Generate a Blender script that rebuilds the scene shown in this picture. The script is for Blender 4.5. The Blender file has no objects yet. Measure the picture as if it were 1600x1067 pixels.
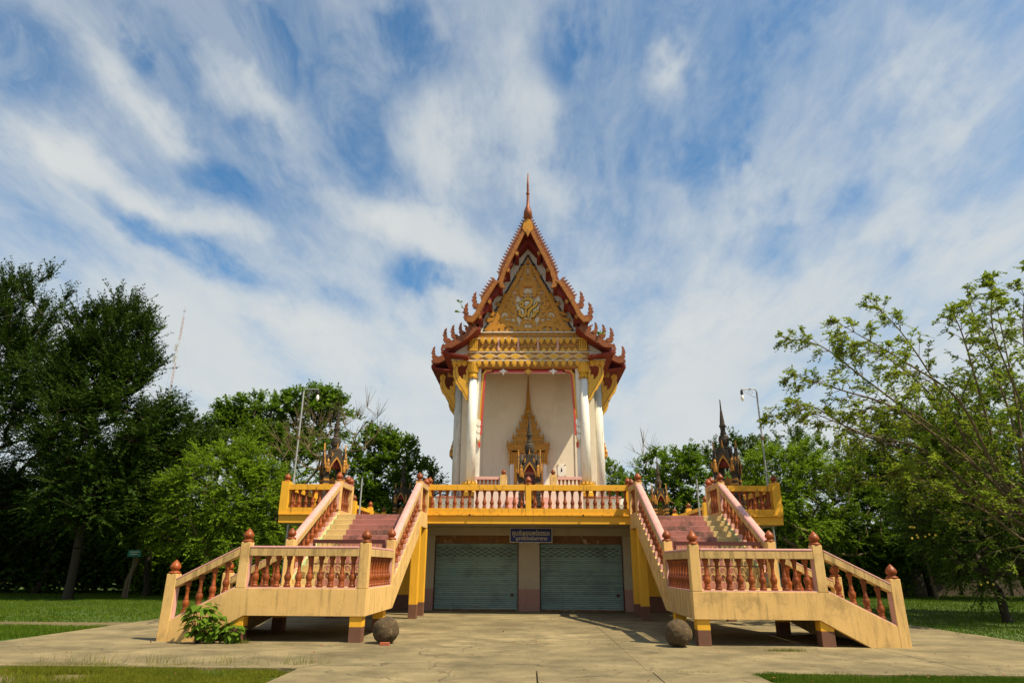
import bpy, math, random
import numpy as np
from mathutils import Matrix, Vector
PI = math.pi
C = bpy.context.scene.collection
SC = bpy.context.scene

# ------------------------------------------------------------------ camera
cam_d = bpy.data.cameras.new('camera'); cam = bpy.data.objects.new('camera', cam_d); C.objects.link(cam)
cam_d.sensor_width = 36.0; cam_d.lens = 36.0*1013.2763/1600.0
cam_d.clip_start = 0.05; cam_d.clip_end = 3000
Rv, Uv, Fv = Vector((.99968365,.02437721,.00619336)), Vector((.00212644,-.32727454,.9449269)), Vector((-.02506161,.9446148,.32722285))
m = Matrix.Identity(4)
for i in range(3):
    m[i][0] = Rv[i]; m[i][1] = Uv[i]; m[i][2] = -Fv[i]
m[0][3], m[1][3], m[2][3] = .008, 0, 1.6
cam.matrix_world = m
SC.camera = cam
SC.render.resolution_x, SC.render.resolution_y = 1024, 682

# ------------------------------------------------------------------ light
SUN = Vector((.58, -.33, 1.0)).normalized()
SUN_EL = math.asin(SUN.z); SUN_AZ = math.atan2(SUN.x, SUN.y)
sd = bpy.data.lights.new('sun', 'SUN'); sd.energy = 5.0; sd.angle = math.radians(.55); sd.color = (1, .865, .62)
so = bpy.data.objects.new('sun', sd); C.objects.link(so)
so.rotation_euler = SUN.to_track_quat('Z', 'Y').to_euler(); so.location = (30, -20, 60)
SC.view_settings.view_transform = 'Standard'; SC.view_settings.look = 'None'
SC.view_settings.gamma = 1.0; SC.view_settings.use_curve_mapping = False
SC.view_settings.exposure = 0.56
SC.cycles.max_bounces = 6; SC.cycles.diffuse_bounces = 3; SC.cycles.transmission_bounces = 3
SC.cycles.use_denoising = True

W = bpy.data.worlds.new('World'); SC.world = W; W.use_nodes = True
nt = W.node_tree; nt.nodes.clear()
def N(t, **k):
    n = nt.nodes.new(t)
    for a, b in k.items(): setattr(n, a, b)
    return n
def L(a, b): nt.links.new(a, b)
def mth(op, a, b=None, c=None, clamp=False):
    n = N('ShaderNodeMath', operation=op, use_clamp=clamp)
    for i, v in enumerate((a, b, c)):
        if v is None: continue
        if hasattr(v, 'is_linked'): L(v, n.inputs[i])
        else: n.inputs[i].default_value = v
    return n.outputs[0]
out = N('ShaderNodeOutputWorld'); bg = N('ShaderNodeBackground'); bg.inputs[1].default_value = .072
sky = N('ShaderNodeTexSky'); sky.sky_type = 'NISHITA'; sky.sun_disc = False
sky.sun_elevation = SUN_EL; sky.sun_rotation = SUN_AZ; sky.air_density = 1.0; sky.dust_density = .6; sky.ozone_density = 2.5
tc = N('ShaderNodeTexCoord'); sep = N('ShaderNodeSeparateXYZ'); L(tc.outputs['Generated'], sep.inputs[0])
x, y, z = sep.outputs
az = mth('MULTIPLY', mth('ARCTAN2', x, y), 57.2958); el = mth('MULTIPLY', mth('ARCSINE', z), 57.2958)
zz = mth('ADD', mth('MAXIMUM', z, 0.0), .16)
pl = N('ShaderNodeCombineXYZ'); L(mth('DIVIDE', x, zz), pl.inputs[0]); L(mth('DIVIDE', y, zz), pl.inputs[1])
def noise(vec, scale, detail=6, rough=.55, dist=0.0, stretch=None, loc=(0,0,0), rot=0):
    if stretch:
        mp = N('ShaderNodeMapping'); mp.inputs['Scale'].default_value = stretch; mp.inputs['Location'].default_value = loc
        mp.inputs['Rotation'].default_value = (0, 0, rot); L(vec, mp.inputs[0]); vec = mp.outputs[0]
    n = N('ShaderNodeTexNoise'); L(vec, n.inputs['Vector'])
    n.inputs['Scale'].default_value = scale; n.inputs['Detail'].default_value = detail
    n.inputs['Roughness'].default_value = rough; n.inputs['Distortion'].default_value = dist
    return n
streaky = noise(pl.outputs[0], 1.5, 9, .60, .35, (1.7, .5, 1), (.3, .7, 0), .3)
puffy = noise(pl.outputs[0], 2.2, 8, .55, .4, (1.25, .8, 1))
fine = noise(pl.outputs[0], 9, 8, .70, .5, (1.5, .6, 1), (0,0,0), .2)
wisp = noise(pl.outputs[0], 3.0, 9, .66, .6, (1.7, .8, 1), (5,2,0), .5)
# warp the angular position so that the cloud shapes get torn edges
ang = N('ShaderNodeCombineXYZ'); L(az, ang.inputs[0]); L(el, ang.inputs[1])
wn = noise(ang.outputs[0], .07, 6, .55); wsub = N('ShaderNodeVectorMath', operation='SUBTRACT'); L(wn.outputs['Color'], wsub.inputs[0]); wsub.inputs[1].default_value = (.5, .5, .5)
wsc = N('ShaderNodeVectorMath', operation='SCALE'); L(wsub.outputs[0], wsc.inputs[0]); wsc.inputs[3].default_value = 7.0
wadd = N('ShaderNodeVectorMath', operation='ADD'); L(ang.outputs[0], wadd.inputs[0]); L(wsc.outputs[0], wadd.inputs[1])
# cloud banks and gaps: weight, azimuth, elevation, half length, half width, tilt (degrees)
BANKS = [(-.62,-14.7,43.1,8.4,3.1,22.0),(-.66,-17.2,36.5,6.6,1.9,-42.0),(-0.8,-37.5,37.3,4.1,1.3,-47.0),(-0.5,-45.0,33.6,6.4,3.8,-15.0),(-1.0,-31.1,24.0,9.0,1.3,-19.0),(-1.0,-9.8,24.1,5.0,2.0,-7.0),(-0.5,-29.4,30.1,3.6,1.3,-17.0),(-0.65,22.9,32.4,7.1,3.4,-79.0),(-0.7,26.6,41.1,5.2,2.2,-167.0),(-0.4,16.3,33.5,4.8,2.9,-67.0),(-0.6,4.6,43.5,5.8,2.3,10.0),(-0.35,21.0,25.0,5.4,2.1,-26.0),(-0.8,-26.4,41.2,4.8,1.7,-49.0),(-0.4,-18.1,21.2,4.1,1.4,-27.0),(-0.35,29.5,28.4,4.5,1.4,-33.0),(1.0,-36.1,34.8,8.4,1.5,-31.0),(1.0,-27.6,36.7,8.0,2.8,-31.0),(0.7,-39.8,28.8,6.6,2.0,-22.0),(0.8,-29.2,26.6,7.7,1.3,-3.0),(1.0,-12.3,28.9,10.6,1.7,-17.0),(0.7,-9.0,36.0,6.7,5.0,-58.0),(0.9,15.1,42.1,4.0,3.1,-64.0),(0.6,0.4,39.8,8.5,4.0,-68.0),(0.6,36.3,33.1,7.9,5.3,-42.0),(0.5,-20.7,19.3,9.7,1.9,-5.0),(0.6,4.8,30.9,11.1,2.7,-8.0),(0.6,32.0,24.3,6.9,2.9,-26.0),(0.5,-31.0,17.3,8.9,1.9,-20.0)]
acc = None
for (w, a0, e0, lm, lw, t) in BANKS:
    mp = N('ShaderNodeMapping', vector_type='TEXTURE'); L(wadd.outputs[0], mp.inputs[0])
    mp.inputs['Location'].default_value = (a0, e0, 0); mp.inputs['Rotation'].default_value = (0, 0, math.radians(t)); mp.inputs['Scale'].default_value = (lm*1.25, lw*1.7, 1)
    ln = N('ShaderNodeVectorMath', operation='LENGTH'); L(mp.outputs[0], ln.inputs[0])
    mr = N('ShaderNodeMapRange', interpolation_type='SMOOTHSTEP'); L(ln.outputs['Value'], mr.inputs[0])
    mr.inputs[1].default_value = 1.0; mr.inputs[2].default_value = .1; mr.inputs[3].default_value = 0; mr.inputs[4].default_value = w*1.35 if w < 0 else w
    acc = mr.outputs[0] if acc is None else mth('ADD', acc, mr.outputs[0])
dens = mth('MULTIPLY_ADD', streaky.outputs[0], .95, -.475+.50)
dens = mth('ADD', dens, mth('MULTIPLY_ADD', puffy.outputs[0], .42, -.21))
dens = mth('ADD', dens, mth('MULTIPLY_ADD', fine.outputs[0], .34, -.17))
dens = mth('ADD', dens, mth('MULTIPLY', acc, .36))
lowc = N('ShaderNodeMapRange', interpolation_type='SMOOTHSTEP'); L(el, lowc.inputs[0]); lowc.inputs[1].default_value = 36; lowc.inputs[2].default_value = 8; lowc.inputs[3].default_value = 0; lowc.inputs[4].default_value = .38
dens = mth('ADD', dens, lowc.outputs[0])
cov = N('ShaderNodeMapRange', interpolation_type='SMOOTHSTEP'); L(dens, cov.inputs[0])
cov.inputs[1].default_value = .16; cov.inputs[2].default_value = .95; cov.inputs[3].default_value = 0.0; cov.inputs[4].default_value = .97
wm = N('ShaderNodeMapRange', interpolation_type='SMOOTHSTEP'); L(wisp.outputs[0], wm.inputs[0]); wm.inputs[1].default_value = .36; wm.inputs[2].default_value = .70; wm.inputs[3].default_value = .04; wm.inputs[4].default_value = .46
covm = mth('MAXIMUM', cov.outputs[0], wm.outputs[0])
ccol = N('ShaderNodeMixRGB'); L(puffy.outputs[0], ccol.inputs[0]); ccol.inputs[1].default_value = (5.4, 6.0, 6.4, 1); ccol.inputs[2].default_value = (7.15, 7.25, 6.95, 1)
stint = N('ShaderNodeMixRGB', blend_type='MULTIPLY'); stint.inputs[0].default_value = 1.0; L(sky.outputs[0], stint.inputs[1]); stint.inputs[2].default_value = (.58, 1.22, 1.45, 1)
mix = N('ShaderNodeMixRGB'); L(covm, mix.inputs[0]); L(stint.outputs[0], mix.inputs[1]); L(ccol.outputs[0], mix.inputs[2])
L(mix.outputs[0], bg.inputs[0]); L(bg.outputs[0], out.inputs[0])

# ------------------------------------------------------------------ materials
def mat(name, col, rough=.75, var=.15, scale=2.5, bump=.15, bscale=40, streak=None, spots=None, metal=0.0, coat=0.0, rand=0.0, spec=.4, patch=None):
    """procedural paint / plaster: tone variation, vertical run marks (streak), mildew spots, fine relief"""
    M = bpy.data.materials.new(name); M.use_nodes = True; t = M.node_tree; b = t.nodes['Principled BSDF']
    def n(ty, **k):
        q = t.nodes.new(ty)
        for a, c in k.items(): setattr(q, a, c)
        return q
    l = t.links.new
    geo = n('ShaderNodeNewGeometry'); pos = geo.outputs['Position']
    n1 = n('ShaderNodeTexNoise'); l(pos, n1.inputs['Vector']); n1.inputs['Scale'].default_value = scale; n1.inputs['Detail'].default_value = 7; n1.inputs['Roughness'].default_value = .65
    mx = n('ShaderNodeMixRGB'); l(n1.outputs[0], mx.inputs[0])
    lo = [max(0, c*(1-var*1.6)) for c in col]; hi = [min(1, c*(1+var)) for c in col]
    mx.inputs[1].default_value = (*lo, 1); mx.inputs[2].default_value = (*hi, 1)
    cur = mx.outputs[0]
    def overlay(vec_scale, sc, lo_, hi_, color, amount, detail=5):
        nonlocal cur
        mp = n('ShaderNodeMapping'); mp.inputs['Scale'].default_value = vec_scale; l(pos, mp.inputs[0])
        q = n('ShaderNodeTexNoise'); l(mp.outputs[0], q.inputs['Vector']); q.inputs['Scale'].default_value = sc; q.inputs['Detail'].default_value = detail; q.inputs['Roughness'].default_value = .7
        r = n('ShaderNodeMapRange'); r.interpolation_type = 'SMOOTHSTEP'; l(q.outputs[0], r.inputs[0]); r.inputs[1].default_value = lo_; r.inputs[2].default_value = hi_; r.inputs[3].default_value = 0; r.inputs[4].default_value = amount
        k = n('ShaderNodeMixRGB'); l(r.outputs[0], k.inputs[0]); l(cur, k.inputs[1]); k.inputs[2].default_value = (*color, 1); cur = k.outputs[0]
    if streak: overlay((6, 6, .55), 1.6, streak[2] if len(streak) > 2 else .5, .74, streak[0], streak[1])
    if spots: overlay((1, 1, 1), spots[2], spots[3], spots[3]+.14, spots[0], spots[1], 8)
    if patch: overlay((1, 1, 1), patch[2], patch[3], patch[3]+.22, patch[0], patch[1], 6)
    if rand:
        oi = n('ShaderNodeObjectInfo'); hs = n('ShaderNodeHueSaturation'); r = n('ShaderNodeMapRange'); l(oi.outputs['Random'], r.inputs[0]); r.inputs[3].default_value = 1-rand; r.inputs[4].default_value = 1+rand
        l(r.outputs[0], hs.inputs['Value']); l(cur, hs.inputs['Color']); cur = hs.outputs[0]
    l(cur, b.inputs['Base Color'])
    b.inputs['Metallic'].default_value = metal; b.inputs['Coat Weight'].default_value = coat; b.inputs['Coat Roughness'].default_value = .12
    b.inputs['Specular IOR Level'].default_value = spec
    rr = n('ShaderNodeMapRange'); l(n1.outputs[0], rr.inputs[0]); rr.inputs[3].default_value = max(.05, rough-.12); rr.inputs[4].default_value = min(1, rough+.12); l(rr.outputs[0], b.inputs['Roughness'])
    if bump:
        n2 = n('ShaderNodeTexNoise'); l(pos, n2.inputs['Vector']); n2.inputs['Scale'].default_value = bscale; n2.inputs['Detail'].default_value = 5
        bp = n('ShaderNodeBump'); bp.inputs['Strength'].default_value = bump; bp.inputs['Distance'].default_value = .02; l(n2.outputs[0], bp.inputs['Height']); l(bp.outputs[0], b.inputs['Normal'])
    return M
MOLD = (.05, .045, .02)
m_stucco = mat('beige_stucco', (.70,.44,.155), .85, .14, 1.7, .3, 60, streak=((.28,.18,.06), .75, .48), spots=((.36,.23,.085), .65, 1.5, .52), patch=((.76,.56,.30), .5, .6, .55))
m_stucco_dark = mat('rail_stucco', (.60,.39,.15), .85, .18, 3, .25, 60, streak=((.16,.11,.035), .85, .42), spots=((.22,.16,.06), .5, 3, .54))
m_pink = mat('pink_terrazzo', (.62,.31,.27), .6, .22, 9, .12, 90, spots=((.78,.62,.56), .6, 26, .55), patch=((.40,.17,.15), .5, 1.5, .52))
m_pinkpaint = mat('pink_paint', (.66,.36,.30), .7, .12, 4, .1)
m_yellow = mat('yellow_paint', (.78,.40,.022), .6, .10, 1.8, .12, 50, streak=((.36,.17,.01), .6, .55))
m_yellow_mold = mat('mildewed_yellow_paint', (.76,.38,.02), .65, .12, 2, .15, 50, streak=((.10,.06,.015), .95, .52), spots=(MOLD, .9, 3.2, .565))
m_brownbase = mat('brown_base_paint', (.16,.07,.04), .7, .25, 5, .2, 40, spots=((.40,.32,.24), .8, 3, .66))
m_glaze = mat('orange_glazed_clay', (.26,.060,.010), .45, .5, 14, .12, 30, spec=.3, coat=.04, rand=.25, spots=((.20,.045,.012), .7, 7, .56))
m_step_b = mat('worn_beige_step', (.58,.42,.18), .85, .2, 3, .2, 40, spots=((.15,.11,.05), .8, 1.6, .52))
m_step_p = mat('worn_pink_step', (.38,.155,.125), .8, .25, 4, .2, 40, spots=((.10,.06,.042), .85, 1.3, .50))
m_mint = mat('mint_paint', (.40,.55,.30), .8, .15, 3, .1, spots=((.12,.13,.08), .6, 2, .56))
m_maroon = mat('maroon_metal', (.075,.018,.014), .5, .2, 5, .1)
m_gateyellow = mat('tan_metal', (.50,.34,.12), .5, .2, 6, .1)
m_palepink = mat('pale_pink_paint', (.74,.56,.48), .75, .10, 3, .1, streak=((.45,.33,.26), .5, .54))
m_white = mat('white_plaster', (.80,.765,.68), .8, .06, 1.2, .1, 50, streak=((.40,.36,.27), .7, .52), spots=((.55,.49,.38), .5, 1.2, .55))
m_whitewall = mat('cream_wall', (.74,.66,.50), .85, .05, .6, .08, 50, patch=((.58,.50,.36), .65, .7, .48), streak=((.50,.43,.31), .5, .54))
m_whitegrey = mat('weathered_white_column', (.70,.68,.60), .85, .1, 2, .15, 50, streak=((.22,.20,.16), .8, .5), spots=((.25,.23,.19), .5, 2.5, .58))
m_gold = mat('gold_leaf_relief', (.60,.265,.025), .42, .30, 5, .35, 55, metal=.25, spots=((.26,.10,.015), .6, 9, .54))
m_goldy = mat('yellow_gold_paint', (.70,.37,.028), .42, .18, 6, .2, 50, metal=.1, spots=((.35,.17,.02), .6, 7, .58))
m_goldold = mat('old_gilding', (.36,.125,.016), .45, .4, 7, .6, 40, metal=.2, spots=((.09,.038,.010), .85, 9, .52))
m_oldgold = mat('antique_gold', (.50,.235,.026), .42, .35, 7, .6, 40, metal=.2, spots=((.13,.06,.012), .8, 9, .55))
m_golddark = mat('tarnished_gold', (.46,.205,.028), .5, .35, 6, .4, 50, metal=.2, spots=((.10,.045,.012), .7, 8, .5))
m_rust = mat('rust_gold_finial', (.27,.075,.018), .5, .5, 7, .35, 45, metal=.15, spots=((.09,.03,.015), .75, 6, .5))
m_red = mat('dark_red_timber', (.20,.020,.012), .7, .25, 3, .1, spots=((.06,.015,.01), .6, 3, .55))
m_redtrim = mat('red_trim', (.55,.06,.05), .6, .15, 6, .1)
m_black = mat('black_line', (.02,.018,.014), .7, .2, 8, .1)
m_stone = mat('black_weathered_stone', (.045,.033,.020), .75, .6, 9, .8, 26, spots=((.30,.16,.035), .8, 13, .56))
m_ball = mat('mossy_stone', (.085,.055,.026), .98, .7, 6, 1.0, 14, spots=((.24,.18,.09), .8, 10, .55), patch=((.035,.032,.018), .7, 2.4, .5))
m_shutter = mat('grey_green_shutter', (.27,.375,.335), .55, .2, 1.2, .1, 30, patch=((.13,.15,.14), .6, .9, .47), spots=((.15,.42,.39), .6, 1.1, .56), rand=.12)
m_rustbox = mat('rusted_sheet', (.22,.11,.04), .9, .5, 3, .4, 30, spots=((.50,.40,.22), .85, 3.5, .54))
m_greybeige = mat('grey_render_wall', (.40,.34,.235), .9, .12, 1.5, .15, 40, spots=((.26,.22,.15), .6, 1.6, .55))
m_dado = mat('pinkish_dado', (.36,.20,.155), .85, .15, 3, .15, 40, spots=((.22,.13,.10), .6, 4, .56))
m_bluesign = mat('blue_sign_paint', (.008,.02,.20), .45, .1, 3, 0)
m_signwhite = mat('faded_white_paint', (.62,.58,.46), .6, .15, 8, 0)
m_steel = mat('galvanised_pole', (.34,.35,.34), .5, .1, 3, .05, metal=.3)
m_lampwhite = mat('white_lamp_glass', (.82,.80,.74), .3, .04, 3, 0)
m_mastred = mat('mast_red', (.36,.24,.22), .7, .1, 1, 0); m_mastwhite = mat('mast_white', (.46,.47,.48), .7, .1, 1, 0)
m_brick = mat('red_brick', (.42,.11,.05), .9, .2, 12, .3, 60)
m_signgreen = mat('teal_sign', (.02,.20,.17), .6, .1, 4, 0)
m_tile = mat('orange_roof_tile', (.33,.10,.03), .6, .3, 3, .2, rand=.1)
m_oldwall = mat('old_dark_wall', (.09,.065,.045), .95, .4, 2, .3)
m_twig = mat('green_twig', (.05,.062,.016), .9, .2, 4, 0)
m_bark = mat('grey_brown_bark', (.040,.029,.016), .95, .35, 6, .6, 30)
m_bark_pale = mat('pale_bark', (.14,.10,.05), .95, .3, 6, .5, 30)
m_wood = mat('weathered_wood', (.16,.12,.085), .9, .3, 5, .2)
m_soil = mat('bare_soil', (.15,.115,.05), .98, .3, 1.2, .5, 25, patch=((.075,.09,.025), .8, .8, .5))

def ground_mat():
    M = mat('weathered_concrete', (.222,.174,.086), .92, .22, .9, .35, 30, spots=((.12,.092,.038), .5, 1.0, .54), patch=((.37,.30,.165), .5, .45, .52), rand=.10)
    t = M.node_tree; b = t.nodes['Principled BSDF']; l = t.links.new
    src = b.inputs['Base Color'].links[0].from_socket
    geo = t.nodes.new('ShaderNodeNewGeometry'); mp = t.nodes.new('ShaderNodeMapping'); mp.inputs['Scale'].default_value = (.3, .3, 0)
    wn_ = t.nodes.new('ShaderNodeTexNoise'); l(geo.outputs['Position'], wn_.inputs['Vector']); wn_.inputs['Scale'].default_value = 1.3; wn_.inputs['Detail'].default_value = 6
    ad = t.nodes.new('ShaderNodeVectorMath'); ad.operation = 'MULTIPLY_ADD'; l(wn_.outputs['Color'], ad.inputs[0]); ad.inputs[1].default_value = (1.2,1.2,0); l(geo.outputs['Position'], ad.inputs[2])
    l(ad.outputs[0], mp.inputs[0])
    v = t.nodes.new('ShaderNodeTexVoronoi'); v.feature = 'DISTANCE_TO_EDGE'; l(mp.outputs[0], v.inputs['Vector']); v.inputs['Scale'].default_value = 1.0
    r = t.nodes.new('ShaderNodeMapRange'); l(v.outputs['Distance'], r.inputs[0]); r.inputs[1].default_value = .0; r.inputs[2].default_value = .005; r.inputs[3].default_value = .85; r.inputs[4].default_value = 0
    k = t.nodes.new('ShaderNodeMixRGB'); l(r.outputs[0], k.inputs[0]); l(src, k.inputs[1]); k.inputs[2].default_value = (.07,.055,.03,1); 
    # long brushed stains running along the yard
    mp2 = t.nodes.new('ShaderNodeMapping'); mp2.inputs['Scale'].default_value = (.75, .95, 1); l(geo.outputs['Position'], mp2.inputs[0])
    q = t.nodes.new('ShaderNodeTexNoise'); l(mp2.outputs[0], q.inputs['Vector']); q.inputs['Scale'].default_value = 1.0; q.inputs['Detail'].default_value = 7; q.inputs['Roughness'].default_value = .68
    r2 = t.nodes.new('ShaderNodeMapRange'); l(q.outputs[0], r2.inputs[0]); r2.inputs[1].default_value = .40; r2.inputs[2].default_value = .66; r2.inputs[3].default_value = .66; r2.inputs[4].default_value = 1.24
    h = t.nodes.new('ShaderNodeHueSaturation'); l(k.outputs[0], h.inputs['Color']); l(r2.outputs[0], h.inputs['Value'])
    gq = t.nodes.new('ShaderNodeTexNoise'); l(geo.outputs['Position'], gq.inputs['Vector']); gq.inputs['Scale'].default_value = 38; gq.inputs['Detail'].default_value = 4; gq.inputs['Roughness'].default_value = .8
    gr = t.nodes.new('ShaderNodeMapRange'); l(gq.outputs[0], gr.inputs[0]); gr.inputs[1].default_value = .3; gr.inputs[2].default_value = .7; gr.inputs[3].default_value = .72; gr.inputs[4].default_value = 1.25
    h2 = t.nodes.new('ShaderNodeHueSaturation'); l(h.outputs[0], h2.inputs['Color']); l(gr.outputs[0], h2.inputs['Value']); l(h2.outputs[0], b.inputs['Base Color'])
    return M
m_concrete = ground_mat()

def leaf_mat(name, a, b_, trans=.3, scale=1.1):
    M = bpy.data.materials.new(name); M.use_nodes = True; t = M.node_tree; t.nodes.clear(); l = t.links.new
    o = t.nodes.new('ShaderNodeOutputMaterial'); geo = t.nodes.new('ShaderNodeNewGeometry')
    q = t.nodes.new('ShaderNodeTexNoise'); l(geo.outputs['Position'], q.inputs['Vector']); q.inputs['Scale'].default_value = scale; q.inputs['Detail'].default_value = 6; q.inputs['Roughness'].default_value = .8
    r = t.nodes.new('ShaderNodeMapRange'); l(q.outputs[0], r.inputs[0]); r.inputs[1].default_value = .3; r.inputs[2].default_value = .7
    mx = t.nodes.new('ShaderNodeMixRGB'); l(r.outputs[0], mx.inputs[0]); mx.inputs[1].default_value = (*a, 1); mx.inputs[2].default_value = (*b_, 1)
    d = t.nodes.new('ShaderNodeBsdfPrincipled'); l(mx.outputs[0], d.inputs['Base Color']); d.inputs['Roughness'].default_value = .6; d.inputs['Specular IOR Level'].default_value = .10
    tr = t.nodes.new('ShaderNodeBsdfTranslucent'); hs = t.nodes.new('ShaderNodeHueSaturation'); l(mx.outputs[0], hs.inputs['Color']); hs.inputs['Value'].default_value = 1.3; l(hs.outputs[0], tr.inputs[0])
    ms = t.nodes.new('ShaderNodeMixShader'); ms.inputs[0].default_value = trans; l(d.outputs[0], ms.inputs[1]); l(tr.outputs[0], ms.inputs[2]); l(ms.outputs[0], o.inputs[0])
    return M
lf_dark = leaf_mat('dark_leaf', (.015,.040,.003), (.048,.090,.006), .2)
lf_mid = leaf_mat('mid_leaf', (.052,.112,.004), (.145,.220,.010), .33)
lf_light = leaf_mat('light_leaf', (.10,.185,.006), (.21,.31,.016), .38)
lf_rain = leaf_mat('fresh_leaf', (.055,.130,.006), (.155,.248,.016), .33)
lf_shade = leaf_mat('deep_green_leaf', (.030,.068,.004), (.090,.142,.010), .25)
lf_branch = leaf_mat('yellow_green_leaf', (.11,.18,.008), (.26,.32,.025), .4)
lf_bush = leaf_mat('bush_leaf', (.06,.13,.008), (.15,.23,.02), .3, 8)
lf_grass = leaf_mat('grass_blade', (.075,.105,.006), (.20,.20,.02), .3, .6)
lf_grassdark = leaf_mat('lawn_blade', (.045,.100,.005), (.115,.165,.012), .3, .35)
m_lawn = mat('lawn_soil', (.065,.105,.016), .98, .3, .8, .4, 25, patch=((.16,.13,.05), .6, .7, .57))
m_flower = mat('yellow_blossom', (.75,.55,.08), .6, .2, 6, 0)

# ------------------------------------------------------------------ mesh helpers
class G:
    """collects polygons; build() links them as ONE mesh object"""
    def __init__(s, mx=1): s.v = []; s.f = []; s.m = []; s.mx = mx
    def add(s, vs, fs, mi=0):
        o = len(s.v); s.v += [tuple(p) for p in vs]; s.f += [tuple(i+o for i in f) for f in fs]; s.m += [mi]*len(fs); return s
    def box(s, x0, x1, y0, y1, z0, z1, mi=0):
        x0, x1 = min(x0,x1), max(x0,x1)
        return s.add([(x0,y0,z0),(x1,y0,z0),(x1,y1,z0),(x0,y1,z0),(x0,y0,z1),(x1,y0,z1),(x1,y1,z1),(x0,y1,z1)],
              [(0,3,2,1),(4,5,6,7),(0,1,5,4),(1,2,6,5),(2,3,7,6),(3,0,4,7)], mi)
    def prism(s, poly, a, b, axis='y', mi=0):
        """polygon extruded from a to b; axis y: poly in (x,z); x: poly in (y,z); z: poly in (x,y)"""
        A = sum(poly[i][0]*poly[(i+1)%len(poly)][1]-poly[(i+1)%len(poly)][0]*poly[i][1] for i in range(len(poly)))
        if A < 0: poly = poly[::-1]
        def P(p, h): return (p[0],h,p[1]) if axis == 'y' else ((h,p[0],p[1]) if axis == 'x' else (p[0],p[1],h))
        n = len(poly); vs = [P(p,a) for p in poly]+[P(p,b) for p in poly]
        fr = tuple(range(n)); bk = tuple(range(2*n-1, n-1, -1))
        sd_ = [(i, n+i, n+(i+1)%n, (i+1)%n) for i in range(n)]
        fs = [fr, bk]+sd_
        if axis != 'y': fs = [f[::-1] for f in fs]
        return s.add(vs, fs, mi)
    def lathe(s, prof, c=(0,0,0), n=12, mi=0, cap=True, sq=0):
        vs = []; fs = []
        for (r, h) in prof:
            for k in range(n):
                a = 2*PI*(k+.5)/n
                q = 1.0
                if sq: q = 1/max(abs(math.cos(a)), abs(math.sin(a)))
                vs.append((c[0]+r*q*math.cos(a), c[1]+r*q*math.sin(a), c[2]+h))
        for i in range(len(prof)-1):
            for k in range(n): fs.append((i*n+k, i*n+(k+1)%n, (i+1)*n+(k+1)%n, (i+1)*n+k))
        if cap: fs.append(tuple(range(n))[::-1]); fs.append(tuple((len(prof)-1)*n+k for k in range(n)))
        return s.add(vs, fs, mi)
    def tube(s, path, rad, n=6, mi=0):
        path = [Vector(p) for p in path]; vs = []; fs = []
        if not hasattr(rad, '__len__'): rad = [rad]*len(path)
        up = Vector((0,0,1)); prev = None
        for i, p in enumerate(path):
            t = (path[min(i+1,len(path)-1)]-path[max(i-1,0)]).normalized()
            if prev is None:
                u = t.cross(up); u = t.cross(Vector((0,1,0))) if u.length < .05 else u
            else: u = prev - t*prev.dot(t)
            u.normalize(); prev = u; w = t.cross(u)
            for k in range(n):
                a = 2*PI*k/n; vs.append(p+u*(rad[i]*math.cos(a))+w*(rad[i]*math.sin(a)))
        for i in range(len(path)-1):
            for k in range(n): fs.append((i*n+k, i*n+(k+1)%n, (i+1)*n+(k+1)%n, (i+1)*n+k))
        fs.append(tuple(range(n))[::-1]); fs.append(tuple((len(path)-1)*n+k for k in range(n)))
        return s.add(vs, fs, mi)
    def ribbon(s, path, w, y0, y1, mi=0):
        """flat band following a path in the x-z plane, half width w (list or value), from y0 to y1"""
        n = len(path)
        if not hasattr(w, '__len__'): w = [w]*n
        Lf = []; Rt = []
        for i in range(n):
            a = path[max(i-1,0)]; b = path[min(i+1,n-1)]; dx, dz = b[0]-a[0], b[1]-a[1]; q = math.hypot(dx,dz) or 1
            Lf.append((path[i][0]-dz/q*w[i], path[i][1]+dx/q*w[i])); Rt.append((path[i][0]+dz/q*w[i], path[i][1]-dx/q*w[i]))
        vs = []
        for i in range(n): vs += [(Lf[i][0],y0,Lf[i][1]),(Rt[i][0],y0,Rt[i][1]),(Rt[i][0],y1,Rt[i][1]),(Lf[i][0],y1,Lf[i][1])]
        fs = [(0,1,2,3),(4*n-4,4*n-1,4*n-2,4*n-3)]
        for i in range(n-1):
            a = 4*i; b = a+4
            fs += [(a,b,b+1,a+1),(a+1,b+1,b+2,a+2),(a+2,b+2,b+3,a+3),(a+3,b+3,b,a)]
        return s.add(vs, fs, mi)
    def mesh(s, name, mats, org=(0,0,0), smooth=False):
        me = bpy.data.meshes.new(name); mx = s.mx
        vs = [(p[0]*mx-org[0], p[1]-org[1], p[2]-org[2]) for p in s.v]
        fs = [f[::-1] for f in s.f] if mx < 0 else s.f
        me.from_pydata(vs, [], fs)
        for q in (mats if isinstance(mats,(list,tuple)) else [mats]): me.materials.append(q)
        me.polygons.foreach_set('material_index', s.m)
        if smooth: me.polygons.foreach_set('use_smooth', [True]*len(s.f))
        me.update(); return me
    def build(s, name, mats, parent=None, smooth=False, org=None, label=None, bevel=0):
        wl = WL(parent); me = s.mesh(name, mats, org if org else wl, smooth)
        o = link(name, me, parent, org if org else wl)
        if label: o['label'] = label
        if bevel:
            b = o.modifiers.new('bevel','BEVEL'); b.width = bevel; b.segments = 2; b.limit_method = 'ANGLE'; b.angle_limit = .6
        return o
def WL(o):
    p = Vector((0,0,0))
    while o: p += o.location; o = o.parent
    return p
def link(name, me, parent, wloc, rz=0):
    o = bpy.data.objects.new(name, me); C.objects.link(o)
    o.location = Vector(wloc)-WL(parent)
    if rz: o.rotation_euler = (0,0,rz)
    if parent: o.parent = parent
    return o
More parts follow.
